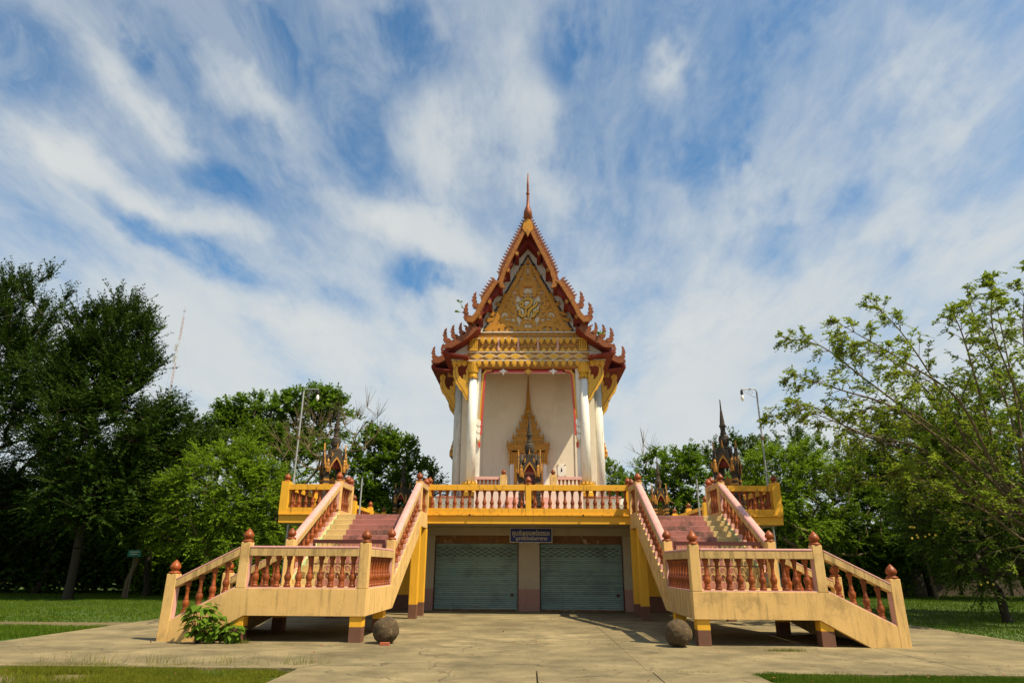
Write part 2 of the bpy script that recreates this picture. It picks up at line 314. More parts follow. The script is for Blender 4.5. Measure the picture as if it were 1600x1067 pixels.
def thing(name, label, cat, loc=(0,0,0), group=None):
    o = bpy.data.objects.new(name, None); C.objects.link(o); o.location = loc; o.empty_display_size = .2
    tag(o, label, cat, group); return o
def tag(o, label=None, cat=None, group=None, kind=None):
    if label: o['label'] = label
    if cat: o['category'] = cat
    if group: o['group'] = group
    if kind: o['kind'] = kind
    return o
rnd = random.Random(7)
rng = np.random.default_rng(11)

def np_mesh(name, V, F, mats, mi=None, smooth=False):
    me = bpy.data.meshes.new(name); V = np.asarray(V, np.float32); F = np.asarray(F, np.int32); k = F.shape[1]
    me.vertices.add(len(V)); me.vertices.foreach_set('co', V.ravel())
    me.loops.add(F.size); me.loops.foreach_set('vertex_index', F.ravel())
    me.polygons.add(len(F)); me.polygons.foreach_set('loop_start', np.arange(len(F), dtype=np.int32)*k)
    for q in mats: me.materials.append(q)
    if mi is not None: me.polygons.foreach_set('material_index', np.asarray(mi, np.int32))
    if smooth: me.polygons.foreach_set('use_smooth', np.ones(len(F), bool))
    me.update(calc_edges=True); return me

# ------------------------------------------------------------------ GROUND
g = G(); g.add([(-900,-60,-.06),(900,-60,-.06),(900,1500,-.06),(-900,1500,-.06)], [(0,1,2,3)])
ground = tag(g.build('ground', m_soil), kind='structure')
pav = tag(bpy.data.objects.new('pavement', None), kind='structure'); C.objects.link(pav)
def slab(x0, x1, y0, y1):
    q = .0035 if y0 > 11 else .010; dz = rnd.uniform(-.004,.004)
    G().box(x0+q, x1-q, y0+q, y1-q, -.12, dz).build('concrete_slab', m_concrete, pav, org=((x0+x1)/2,(y0+y1)/2,0), bevel=.006)
xs_ = [-11.45,-5.1,1.95,7.4,11.6]; ys_ = [11.74,15.2,18.9,22.6,26.46]
for i in range(len(xs_)-1):
    for j in range(len(ys_)-1): slab(xs_[i], xs_[i+1], ys_[j], ys_[j+1])
for x0, x1 in ((-3.78,.13),(.13,2.0),(2.0,3.62)):
    slab(x0, x1, 8.3, 11.74)
for x0, x1 in ((-16,-11.45),(-22,-16),(-30,-22),(-45,-30)): slab(x0, x1, 12.1, 14.9)
for x0, x1 in ((11.6,12.5),): pass

# grass blades: one mesh per lawn, nobody could count them
def blades(name, n, inside, box, h, w, material, seed, clump=0):
    r = np.random.default_rng(seed); pts = []
    while sum(len(p) for p in pts) < n:
        p = np.stack([r.uniform(box[0],box[1],n), r.uniform(box[2],box[3],n)],1); p = p[inside(p[:,0],p[:,1])]
        nz = np.sin(p[:,0]*1.7+seed)*np.sin(p[:,1]*2.3)+.6*np.sin(p[:,0]*5.1+p[:,1]*4.3)
        pts.append(p[r.uniform(-1.4,1.0,len(p)) < nz+clump])
    p = np.concatenate(pts)[:n]; n = len(p)
    a = r.uniform(0,2*PI,n); hh = h*r.uniform(.45,1.25,n)*(1+.35*np.sin(p[:,0]*1.1)*np.cos(p[:,1]*.9)); lean = r.uniform(.1,.75,n)*hh
    b = r.uniform(0,2*PI,n); ww = w*r.uniform(.6,1.3,n)
    V = np.zeros((n,3,3)); V[:,0,0] = p[:,0]-np.cos(a)*ww; V[:,0,1] = p[:,1]-np.sin(a)*ww; V[:,1,0] = p[:,0]+np.cos(a)*ww; V[:,1,1] = p[:,1]+np.sin(a)*ww
    V[:,0,2] = V[:,1,2] = -.06; V[:,2,0] = p[:,0]+np.cos(b)*lean; V[:,2,1] = p[:,1]+np.sin(b)*lean; V[:,2,2] = hh-.04
    me = np_mesh(name, V.reshape(-1,3), np.arange(3*n).reshape(-1,3), [material])
    o = bpy.data.objects.new(name, me); C.objects.link(o); return tag(o, kind='stuff')
def lawn(pts):
    g = G(); g.add([(a, b, -.052) for a, b in pts], [tuple(range(len(pts)))]); return tag(g.build('lawn', m_lawn), kind='structure')
lawn([(-90,20.75),(-8.6,20.95),(-8.6,60),(-90,60)]); lawn([(11.64,12),(90,12),(90,60),(11.64,60)]); lawn([(-40,15.0),(-11.5,15.1),(-11.6,17),(-11.9,19.0),(-40,19.2)]); lawn([(8.6,26.6),(11.63,26.6),(11.63,60),(8.6,60)])
lawn([(3.68,8),(14,8),(14,11.7),(3.68,11.7)]); lawn([(-14,11.2),(-6.6,11.3),(-4.4,10.6),(-3.85,10.9),(-3.8,11.8),(-14,11.98)])
wob = lambda x: .12*np.sin(x*2.1)+.07*np.sin(x*5.3+1)
blades('grass', 62000, lambda x,y: (y < 12.02+wob(x)) & (x < -3.75-.35*np.abs(y-11.2)+.2*np.sin(y*9)) & ((y > 11.25+wob(x*1.3)) | (x > -6.6)), (-12,-3.3,10.1,12.2), .050, .006, lf_grass, 1, .45)
blades('grass', 80000, lambda x,y: (y < 11.72+wob(x)) & (x > 3.68+.2*np.sin(y*7)), (3.5,12,10.1,12.0), .055, .006, lf_grassdark, 2, 1.0)
blades('grass', 190000, lambda x,y: (y > 20.85+.3*wob(x*.4)+np.where(x<-12.5,-.2,0)), (-46,-8.7,20,45), .06, .015, lf_grassdark, 3, 1.6)
blades('grass', 60000, lambda x,y: (y < 19.2+wob(x)*.8) & (y > 14.95+wob(x*.7)) & (x < -11.4-.45*np.abs(y-18.4)*.4+.3*wob(y*2)), (-26,-11.3,14.8,19.5), .07, .011, lf_grassdark, 4, 1.3)
blades('grass', 170000, lambda x,y: (x > 11.66+.12*np.sin(y*1.7)) , (11.5,44,12.5,46), .065, .014, lf_grassdark, 5, 1.4)
blades('grass', 2600, lambda x,y: (np.abs(x-11.55)<.10+.12*np.sin(y*2.7)+.08*np.sin(y*6.1)), (11.1,12,13,27), .07, .008, lf_grassdark, 12, -.3)
blades('grass', 3600, lambda x,y: (np.abs(y-12.02)<.10+.09*np.sin(x*3.1)+.06*np.sin(x*7.7)) & (x < -3.9), (-12,-3.6,11.7,12.5), .055, .006, lf_grass, 13, -.3)
blades('grass', 3200, lambda x,y: (np.abs(y-11.74)<.09+.08*np.sin(x*2.7)+.06*np.sin(x*8.1)) & (x > 3.5), (3.4,12,11.4,12.2), .055, .006, lf_grassdark, 14, -.3)
blades('grass', 9000, lambda x,y: (y < 11.45) & (x < -6.2), (-12,-6,10,11.6), .04, .006, lf_grass, 16, -.55)
blades('weeds', 900, lambda x,y: (np.abs(y-15.2)<.012)|(np.abs(y-11.735)<.014)|((np.abs(x-1.95)<.012)&(y<19)), (-3.6,3.6,11.6,19), .035, .005, lf_grass, 15, -.7)
blades('weeds', 420, lambda x,y: (np.abs(x+5.9)<2.6)&(np.abs(y-12.2)<.16), (-9,-3,11.9,12.6), .22, .004, lf_grass, 6, -.2)
blades('weeds', 700, lambda x,y: (x-5.25)**2/.2+(y-14.75)**2/.03 < 1, (4.7,5.8,14.5,15), .10, .006, lf_grass, 7, 1)
blades('weeds', 420, lambda x,y: (x+6.3)**2/.06+(y-15.25)**2/.02 < 1, (-6.7,-5.9,15,15.5), .12, .006, lf_grass, 8, 1)
blades('weeds', 500, lambda x,y: (x-2.6)**2/.3+(y-11.72)**2/.006 < 1, (2,3.3,11.5,11.9), .06, .006, lf_grass, 9, 1)

# ------------------------------------------------------------------ repeated clay pieces
def baluster_mesh(h):
    q = h/.66
    pr = [(.075,0),(.075,.045),(.058,.06),(.058,.075),(.066,.09),(.05,.105),(.062,.14),(.075,.185),(.078,.22),(.066,.265),(.045,.30),(.052,.315),(.042,.33),(.036,.42),(.040,.50),(.050,.535),(.043,.55),(.055,.585),(.068,.61),(.068,.66)]
    return G().lathe([(r, a*q) for r, a in pr], n=12).mesh('baluster', m_glaze, smooth=True)
def finial_mesh(k=1.0):
    pr = [(.125,0),(.135,.02),(.13,.045),(.095,.06),(.075,.075),(.08,.09),(.105,.105),(.122,.135),(.126,.165),(.112,.205),(.082,.25),(.045,.29),(.018,.318),(.004,.33)]
    return G().lathe([(r*k, a*k) for r, a in pr], n=14).mesh('finial', m_glaze, smooth=True)
BAL = {}
def baluster(parent, x, y, z, h):
    key = round(h, 3)
    if key not in BAL: BAL[key] = baluster_mesh(h)
    return link('baluster', BAL[key], parent, (x, y, z))
FIN = finial_mesh(.94)
def post(parent, x, y, z0, z1, w=.21, mats=None, fin=True, cap=True):
    g = G().box(x-w/2, x+w/2, y-w/2, y+w/2, z0, z1)
    o = g.build('post', mats or m_stucco, parent, org=(x, y, z0), bevel=.012)
    if fin: link('finial', FIN, o, (x, y, z1))
    return o

# ------------------------------------------------------------------ STAIRCASES
XI, XO = 3.73, 6.48; YF, YB, YT, YE = 15.54, 18.38, 22.46, 24.0
SL = .512
def top_of(y): return 1.22+SL*(y-YB)          # top of the upper flight's stringer
def rail_of(y): return 2.16+SL*(y-YB)
def staircase(s, label):
    root = thing('staircase', label, 'staircase', (s*5.5, 17.5, 0), 'concrete staircases up to the terrace')
    X = lambda v: v*s
    def B(name, x0, x1, y0, y1, z0, z1, mt, bevel=.01, parent=root, label=None):
        return G(s).box(x0, x1, y0, y1, z0, z1).build(name, mt, parent, bevel=bevel, label=label)
    # landing
    B('landing', 3.835, 6.6, 15.64, 18.6, .88, 1.06, m_step_b)
    # front and back stringers of the lower flight
    pf = [(3.62,.53),(6.33,.53),(7.36,-.02),(7.975,-.02),(7.975,.415),(6.62,1.10),(3.62,1.10)]
    G(s).prism(pf, 15.43, 15.64).build('stringer', m_stucco, root, bevel=.008)
    pb = [(6.0,.53),(6.33,.53),(7.36,-.02),(7.975,-.02),(7.975,.415),(6.62,1.10),(6.0,1.10)]
    G(s).prism(pb, 18.28, 18.48).build('stringer', m_stucco, root, bevel=.008)
    B('side_beam', 3.622, 3.83, 15.645, 18.30, .53, 1.10, m_stucco_dark if s > 0 else m_stucco)  # right beam's inner face lies in shade; darker stucco puts that into its colour
    # pink sills
    B('sill', 3.84, 6.37, 15.45, 15.62, 1.102, 1.128, m_pinkpaint, 0)
    B('sill', 3.645, 3.81, 15.66, 18.27, 1.102, 1.128, m_pinkpaint, 0)
    for y0, y1 in ((15.445,15.625),(18.295,18.465)):
        G(s).prism([(6.60,1.112),(7.975,.417),(7.975,.442),(6.60,1.137)], y0, y1).build('sill', m_pinkpaint, root)
    # posts
    for (px, py, z0, z1) in ((XI,YF,1.104,2.09),(XO,YF,1.104,2.09),(XI,YB,.53,2.26),(XO,YB,1.05,2.26)):
        post(root, X(px), py, z0, z1, .22)
    for py in (YF, YB): post(root, X(8.08), py, -.02, 1.39, .23)
    # pink linings on the posts beside the balusters
    for a, b_ in ((3.842,3.852),(6.358,6.368)): B('lining', a, b_, 15.455, 15.615, 1.13, 1.79, m_pinkpaint, 0)
    B('lining', 7.955, 7.965, 15.46, 15.61, .44, 1.10, m_pinkpaint, 0)
    B('lining', 3.65, 3.80, 18.255, 18.265, 1.13, 1.79, m_pinkpaint, 0)
    # rails: beige with pink caps
    def rail(x0, x1, y0, y1, z0, z1):
        r = B('handrail', x0, x1, y0, y1, z0, z1, m_stucco_dark)
        B('rail_cap', x0+.004, x1-.004, y0-.008 if x1-x0 > y1-y0 else y0, y1, z1+.002, z1+.055, m_pink, .018, r)
    rail(3.85, 6.365, 15.43, 15.65, 1.79, 1.955)
    rail(3.615, 3.845, 15.66, 18.262, 1.79, 1.955)
    for y0, y1 in ((15.43,15.65),(18.27,18.49)):
        r = G(s).prism([(6.60,1.79),(7.965,1.105),(7.965,1.265),(6.60,1.955)], y0, y1).build('handrail', m_stucco_dark, root, bevel=.01)
        G(s).prism([(6.60,1.957),(7.965,1.267),(7.965,1.302),(6.60,1.992)], y0-.006, y1).build('rail_cap', m_pink, r, bevel=.01)
    for i in range(10): baluster(root, X(3.985+i*.2465), 15.535, 1.128, .662)
    for i in range(9): baluster(root, X(3.73), 15.84+i*.29, 1.128, .662)
    for i in range(4):
        xx = 6.86+i*.285
        for yy in (15.535, 18.38): baluster(root, X(xx), yy, 1.137-(xx-6.6)*.507-.01, .655)
    # lower flight
    for i in range(5):
        G(s).box(6.602+i*.27, 6.602+(i+1)*.27+.02, 15.645, 18.275, max(-.02,.885-i*.176-.25), .885-i*.176).build('step', m_step_b, root, bevel=.008)
    # carrying pillars
    def pillar(x0, x1, y0, y1, zb, zt, poly=None):
        g = G(s).box(x0, x1, y0, y1, -.02, zb, 1)
        if poly: g.prism(poly, y0, y1, mi=0)
        else: g.box(x0, x1, y0, y1, zb, zt)
        g.build('pillar', [m_yellow, m_brownbase], root, bevel=.008)
    pillar(3.675, 3.96, 15.47, 15.75, .31, .528)
    pillar(6.33, 6.62, 15.47, 15.75, .31, .53, [(6.33,.31),(6.62,.31),(6.62,.372),(6.35,.515),(6.33,.515)])
    pillar(3.72, 4.0, 17.9, 18.18, .31, .87); pillar(6.3, 6.58, 17.9, 18.18, .31, .87)
    for yy in (22.35, 23.75): pillar(3.60, 3.86, yy, yy+.26, .42, 2.84); pillar(6.3, 6.56, yy, yy+.26, .42, 2.84)
    # upper flight: stringers, stepped curbs, balusters, rails
    for xa, xb in ((3.62,3.82),(6.39,6.59)):
        ps = [(18.31,.535),(18.50,.535),(22.35,2.55),(22.57,2.86),(24.1,2.86),(24.1,3.36),(22.4,3.36),(22.36,top_of(22.36)),(18.495,top_of(18.495)),(18.31,1.10)]
        G(s).prism(ps, xa, xb, 'x').build('stringer', m_stucco, root, bevel=.006)
        inner = xb+.006 if xa < 5 else xa-.006
        a0, a1 = (xb+.001, xb+.012) if xa < 5 else (xa-.012, xa-.001)
        G(s).prism([(18.5,top_of(18.5)-.62),(22.4,top_of(22.4)-.62),(22.4,top_of(22.4)-.01),(18.5,top_of(18.5)-.01)], a0, a1, 'x').build('mint_panel', m_mint, root)
        xc = (xa+xb)/2
        for i in range(11):
            yy = 18.74+i*.345
            G(s).box(xc-.085, xc+.085, yy-.1, yy+.1, top_of(yy)-.06, top_of(yy)+.10).build('pink_curb', m_pinkpaint, root, bevel=.006)
            baluster(root, X(xc), yy, top_of(yy)+.10, rail_of(yy)-.155-top_of(yy)-.10)
        r = G(s).prism([(18.49,rail_of(18.49)-.17),(22.35,rail_of(22.35)-.17),(22.35,rail_of(22.35)),(18.49,rail_of(18.49))], xa-.02, xb+.02, 'x').build('handrail', m_stucco_dark, root, bevel=.008)
        # rounded pink cap
        n = 9; prof = [(math.cos(PI*k/(n-1))*.112, math.sin(PI*k/(n-1))*.075) for k in range(n)]
        g = G(s); vs = []
        for yy in (18.485, 22.352):
            zt = rail_of(yy)+.004
            vs += [(xc+p[0], yy, zt+p[1]) for p in prof]
        g.add(vs, [(k+1, k, n+k, n+k+1) for k in range(n-1)]+[tuple(range(n)), tuple(range(2*n-1,n-1,-1))])
        g.build('rail_cap', m_pink, r, smooth=False)
        post(root, X(xc), YT, 3.362, 4.33, .22); post(root, X(xc), YE-.02, 2.862, 4.33, .21)
        B('lining', xc-.085, xc+.085, 22.572, 22.582, 3.38, 4.13, m_pinkpaint, 0)
        B('lining', xc-.085, xc+.085, 22.336, 22.346, 3.38, 4.13, m_pinkpaint, 0)
        r = B('handrail', xc-.12, xc+.12, 22.585, 23.87, 4.14, 4.29, m_stucco_dark)
        B('rail_cap', xc-.115, xc+.115, 22.59, 23.865, 4.292, 4.325, m_pink, .01, r)
        for i in range(4): baluster(root, X(xc), 22.78+i*.29, 3.362, .775)
    for i in range(12):
        zt = 1.06+.179*(i+1); y0 = YB+.12+.335*i; g = G(s)
        wl_, wr = 3.835, 6.375
        for a, b_, mi in ((wl_, wl_+.42, 0), (wl_+.42, wr-.62, 1), (wr-.62, wr, 0)):
            g.box(a, b_, y0, y0+.42, zt-.181, zt, mi)
        g.build('step', [m_step_b, m_step_p], root, bevel=.01)
    G(s).prism([(18.6,.88),(22.5,2.86),(22.5,3.0),(18.6,1.0)], 3.83, 6.385, 'x').build('flight_slab', m_stucco, root)
    B('top_landing', 3.825, 6.385, 22.52, 24.15, 2.95, 3.205, m_step_p)
    return root
staircase(-1, 'concrete staircase with orange balusters and a leafy bush at its foot')
staircase(1, 'concrete staircase with orange balusters right of the shutters, no bush at its foot')

def gate(s, x0, x1, label):
    root = thing('gate', label, 'gate', (s*(x0+x1)/2, 18.62, 1.06), 'maroon gates across the stairs'); y = 18.62
    g = G(s); g.box(x0, x1, y-.02, y+.02, 2.17, 2.27); g.box(x0, x1, y-.018, y+.018, 1.12, 1.17); g.box(x0, x0+.07, y-.02, y+.02, 1.08, 2.168); g.box(x1-.07, x1, y-.02, y+.02, 1.08, 2.168); g.box(x0+.071, x1-.071, y-.015, y+.015, 1.62, 1.65)
    g.build('frame', m_maroon, root)
    n = int((x1-x0)/.13)
    bar = G().box(-.012,.012,-.012,.012,1.172,2.168).mesh('bar', m_gateyellow, (0,0,1.17))
    for i in range(1, n): link('bar', bar, root, (s*(x0+(x1-x0)*i/n), y+.001, 1.17))
    g = G(); g.tube([(.11*math.cos(t)*(1-t/9), 0, .14*math.sin(t)*(1-t/9)) for t in np.linspace(0,7,18)], .011, 5)
    sc = g.mesh('scroll', m_gateyellow)
    for i in range(1, n-1, 2):
        for zz_ in (1.31, 1.50): link('scroll', sc, root, (s*(x0+(x1-x0)*(i+.5)/n), y-.02, zz_))
gate(-1, 3.95, 5.95, 'dark maroon metal gate across the foot of the left upper flight')
gate(1, 3.95, 6.32, 'dark maroon metal gate across the foot of the right upper flight')

# ------------------------------------------------------------------ TERRACE BUILDING
terr = thing('terrace_building', 'yellow balustraded terrace hall with two roller shutters under the temple', 'building', (0, 26, 0))
def TB(name, x0, x1, y0, y1, z0, z1, mt, parent=terr, bevel=.008, label=None): return G().box(x0,x1,y0,y1,z0,z1).build(name, mt, parent, bevel=bevel, label=label)
TB('floor_slab', -3.615, 3.615, 24.16, 27.0, 3.05, 3.28, m_greybeige)
for q0, q1 in ((-6.615,-3.62),(3.62,6.615)): TB('floor_slab', q0, q1, 24.16, 27.0, 3.05, 3.25, m_greybeige)
TB('floor_slab', -8.3, 8.3, 27.0, 58, 3.0, 3.28, m_greybeige)
def fascia(x0, x1, y, corner=False):
    TB('fascia', x0, x1, y, y+.14, 3.03, 3.30, m_yellow)
    TB('ledge', x0-.0, x1+.0, y-.07, y+.15, 3.302, 3.36, m_yellow_mold)
    TB('curb', x0, x1, y+.0, y+.20, 3.362, 3.565, m_yellow_mold)
fascia(-3.62, 3.62, 23.98)
def terr_rail(x0, x1, y, n, center=False):
    r = TB('handrail', x0, x1, y-.10, y+.10, 4.20, 4.40, m_yellow_mold)
    for i in range(n): baluster(terr, x0+(x1-x0)*(i+.5)/n, y, 3.566, .634)
terr_rail(-3.62, -.105, 24.09, 13); terr_rail(.105, 3.62, 24.09, 13)
post(terr, 0, 24.07, 3.30, 4.42, .205, m_yellow)
for s in (-1, 1):
    post(terr, s*3.66, 24.42, 3.28, 4.42, .21, m_yellow)
    # projecting bay at each side of the terrace
    a, b_ = sorted((s*6.62, s*9.02))
    TB('floor_slab', a, b_, 24.13, 27.6, 3.03, 3.28, m_greybeige)
    fascia(a, b_, 23.98)
    for xs in (s*9.02,):
        q0, q1 = sorted((xs-s*.003, xs-s*.14)); TB('fascia', q0, q1, 24.125, 27.6, 3.032, 3.299, m_yellow)
        q0, q1 = sorted((xs+s*.065, xs-s*.14)); TB('ledge', q0, q1, 24.135, 27.6, 3.303, 3.358, m_yellow_mold)
        q0, q1 = sorted((xs-s*.003, xs-s*.20)); TB('curb', q0, q1, 24.19, 27.6, 3.362, 3.563, m_yellow_mold)
        q0, q1 = sorted((xs-s*.02, xs-s*.20)); TB('handrail', q0, q1, 24.32, 27.5, 4.20, 4.40, m_yellow_mold)
        for i in range(10): baluster(terr, xs-s*.11, 24.5+i*.31, 3.566, .634)
    post(terr, s*8.90, 24.12, 3.36, 4.50, .30, m_yellow); post(terr, s*6.64, 24.12, 3.36, 4.42, .21, m_yellow); post(terr, s*8.90, 27.5, 3.36, 4.42, .24, m_yellow)
    q0, q1 = sorted((s*8.75, s*6.75)); TB('handrail', q0, q1, 24.0, 24.20, 4.20, 4.40, m_yellow_mold)
    for i in range(8): baluster(terr, q0+(q1-q0)*(i+.5)/8, 24.10, 3.566, .634)
    for yy in (24.6, 27.2): TB('pillar', *sorted((s*6.75, s*7.05)), yy, yy+.3, -.02, 3.028, m_yellow)
    # side balustrade of the upper yard, posts seen over the steps
    for k, yy in enumerate((30.9, 34.2, 37.5, 40.8, 44.1)): post(terr, s*8.15, yy, 3.28, 4.42, .26, m_yellow)
    for k, yy in enumerate((31.05, 34.35, 37.65, 40.95)):
        q0, q1 = sorted((s*8.07, s*8.23)); TB('handrail', q0, q1, yy, yy+3.0, 4.12, 4.28, m_yellow_mold); TB('curb', q0, q1, yy, yy+3.0, 3.28, 3.5, m_yellow)
        for i in range(7): baluster(terr, s*8.15, yy+.25+i*.42, 3.5, .62)
    # undercroft side walls
    q0, q1 = sorted((s*4.13, s*6.2)); g = G().box(q0, q1, 26.62, 26.8, -.02, .55, 1).box(q0, q1, 26.62, 26.8, .55, 3.0, 0); g.build('wall', [m_yellow, m_brownbase], terr)
    q0, q1 = sorted((s*6.0, s*6.2)); TB('wall', q0, q1, 26.81, 52, -.02, 2.998, m_greybeige)
    q0, q1 = sorted((s*3.66, s*4.12)); g = G().box(q0, q1, 26.48, 26.85, -.02, .78, 1).box(q0, q1, 26.48, 26.85, .78, 2.735, 0); g.build('pillar', [m_greybeige, m_dado], terr, bevel=.008)
TB('lintel', -4.12, 4.12, 26.48, 26.85, 2.74, 3.045, m_greybeige)
g = G().box(-.385, .43, 26.48, 26.85, -.02, .78, 1).box(-.385, .43, 26.48, 26.85, .78, 2.735, 0); g.build('pillar', [m_greybeige, m_dado], terr, bevel=.008)
TB('back_wall', -6, 6, 26.9, 27.0, -.02, 2.99, m_greybeige)
slat = None
for x0, x1, lb in ((-3.655,-.39,None), (.435,3.655,None)):
    sh = G().box(x0, x1, 26.70, 26.86, 2.44, 2.735).build('shutter_box', m_rustbox, terr)
    c = (x0+x1)/2; w = (x1-x0)/2; n = 34; h = 2.40/n
    sl = [(26.70,0),(26.672,h*.18),(26.664,h*.45),(26.676,h*.75),(26.70,h*.97),(26.72,h*.97),(26.72,0)]
    sme = G().prism(sl, -w, w, 'x').mesh('slat', m_shutter)
    # upper slats carry rows of slots
    sho = G().box(x0, x1, 26.735, 26.74, .03, 2.45).build('roller_shutter', m_black, terr)
    for i in range(n): link('slat', sme, sho, (c, 0, .04+i*h))
    slot = G().box(-.075,.075,26.655,26.668,-.012,.012).mesh('slot', m_black)
    for r in range(5):
        for k in range(10):
            xx = x0+.14+(k+.5*(r%2))*(x1-x0-.2)/10
            if xx < x1-.12: link('slot', slot, sho, (xx, 0, .04+(n-3-r)*h+h*.45))
    TB('handle', c-.14, c+.14, 26.63, 26.655, .16, .20, m_steel); TB('lock', x1-.30, x1-.18, 26.63, 26.655, .52, .62, m_maroon)
    TB('shutter_foot', x0, x1, 26.66, 26.73, -.01, .045, m_rustbox)
    for gx in (x0-.0, x1-.035): TB('guide_rail', gx, gx+.035, 26.645, 26.735, .046, 2.44, m_maroon)
for xx in (-2.1, 1.95):
    G().tube([(xx,24.0,3.33),(xx,23.86,3.325)], .035, 8).build('drain_spout', m_black, terr)

# sign
sg = thing('sign', 'blue sign board with white Thai lettering above the middle pillar', 'sign', (.10, 26.40, 2.47))
G().box(-.70,.90,26.385,26.425,2.50,3.00).build('board', m_bluesign, sg)
g = G(); g.box(-.73,.93,26.378,26.43,2.47,2.498); g.box(-.73,.93,26.378,26.43,3.002,3.03); g.box(-.73,-.702,26.378,26.43,2.499,3.001); g.box(.902,.93,26.378,26.43,2.499,3.001); g.build('frame', m_signwhite, sg)
for xx in (-.27, .30): G().box(xx-.04,xx+.04,26.39,26.47,2.40,2.468).build('bolt', m_steel, sg)
for xx in (-.02, .16): G().box(xx-.03,xx+.03,26.40,26.44,3.032,3.14).build('bracket', m_steel, sg)
def text(body, x, z, size, parent, y, material, width=None):
    cu = bpy.data.curves.new('lettering', 'FONT'); cu.body = body; cu.size = size; cu.align_x = 'CENTER'; cu.extrude = .003; cu.resolution_u = 3; cu.offset = .004
    tmp = bpy.data.objects.new('tmp_text', cu); C.objects.link(tmp)
    bpy.context.view_layer.update(); dg = bpy.context.evaluated_depsgraph_get(); me = bpy.data.meshes.new_from_object(tmp.evaluated_get(dg))
    bpy.data.objects.remove(tmp)
    if width and len(me.vertices):
        vx = [v.co.x for v in me.vertices]; k = width/(max(vx)-min(vx)); c0 = (max(vx)+min(vx))/2
        for v in me.vertices: v.co.x = (v.co.x-c0)*k
    me.name = 'lettering'; me.materials.clear(); me.materials.append(material); me.transform(Matrix.Rotation(PI/2, 4, 'X'))
    return link('lettering', me, parent, (x, y, z))
text('ศูนย์เผยแพร่ธรรมะ', .10, 2.745, .25, sg, 26.381, m_signwhite, 1.46)
text('มูลนิธิวัดนันทาราม', .12, 2.575, .17, sg, 26.381, m_signwhite, 1.22)

# ------------------------------------------------------------------ TEMPLE
tmp_ = thing('temple', 'white temple with steep gilded gable, red eaves and slender spire on the terrace', 'temple', (0, 40, 3.28))
def TP(name, x0, x1, y0, y1, z0, z1, mt, parent=tmp_, bevel=.008): return G().box(x0,x1,y0,y1,z0,z1).build(name, mt, parent, bevel=bevel)
# podium in three mouldings, porch floor
TP('podium', -4.9, 4.9, 33.4, 58, 3.29, 3.9, m_white); TP('podium', -4.7, 4.7, 33.2, 57.8, 3.902, 4.5, m_white); TP('podium', -4.85, 4.85, 33.05, 57.9, 4.502, 4.80, m_white)
TP('podium', -2.64, 2.64, 32.1, 33.0, 3.29, 5.02, m_palepink)
TP('porch_floor', -4.6, 4.6, 32.95, 36.45, 4.802, 4.90, m_step_p)
for i in range(6): TP('step', -1.0, 1.0, 31.9-.3*i-.0, 32.2-.3*i, 3.29, 4.75-.25*i, m_pinkpaint)
# porch columns
def column(xc, yc, zb, zt, r0, r1, mt, cap_mat, base=True, capital=True):
    o = G().lathe([(r0, 0), (r0*.97, (zt-zb)*.5), (r1, zt-zb)], n=20).mesh('column', mt, smooth=True)
    c = link('column', o, tmp_, (xc, yc, zb))
    if capital:
        g = G(); g.lathe([(r1+.005,-.02),(r1+.07,.0),(r1+.03,.05),(r1+.05,.10),(r1+.01,.16),(r1+.03,.20),(r1+.0,.26),(r1+.05,.40),(r1+.09,.70),(r1+.10,.84)], (xc,yc,zt), 16)
        for k in range(16):
            a = 2*PI*k/16; cx, cy = xc+math.cos(a)*(r1+.06), yc+math.sin(a)*(r1+.06)
            g.add([(cx-.05*math.sin(a),cy+.05*math.cos(a),zt+.28),(cx+.05*math.sin(a),cy-.05*math.cos(a),zt+.28),(cx+.07*math.cos(a)+.06*math.sin(a),cy+.07*math.sin(a)-.06*math.cos(a),zt+.62),(cx+.09*math.cos(a),cy+.09*math.sin(a),zt+.82),(cx+.07*math.cos(a)-.06*math.sin(a),cy+.07*math.sin(a)+.06*math.cos(a),zt+.62)], [(0,1,2,3,4)])
            g.add([(cx-.04*math.sin(a),cy+.04*math.cos(a),zt+.02),(cx+.04*math.sin(a),cy-.04*math.cos(a),zt+.02),(cx,cy,zt-.10)], [(0,1,2),(2,1,0)])
        g.build('capital', cap_mat, c)
    if base:
        g = G(); g.lathe([(r0+.16,-.68),(r0+.17,-.5),(r0+.10,-.42),(r0+.09,-.28),(r0+.15,-.2),(r0+.17,-.08),(r0+.03,.0)], (xc,yc,zb), 16)
        for k in range(14):
            a = 2*PI*k/14; ca, sa = math.cos(a), math.sin(a); R = r0+.14
            g.add([(xc+ca*R-.06*sa,yc+sa*R+.06*ca,zb-.16),(xc+ca*R+.06*sa,yc+sa*R-.06*ca,zb-.16),(xc+ca*(R+.06)+.045*sa,yc+sa*(R+.06)-.045*ca,zb-.02),(xc+ca*(R+.08),yc+sa*(R+.08),zb+.09),(xc+ca*(R+.06)-.045*sa,yc+sa*(R+.06)+.045*ca,zb-.02)], [(0,1,2,3,4),(4,3,2,1,0)])
        g.build('column_base', m_goldy, c)
    return c
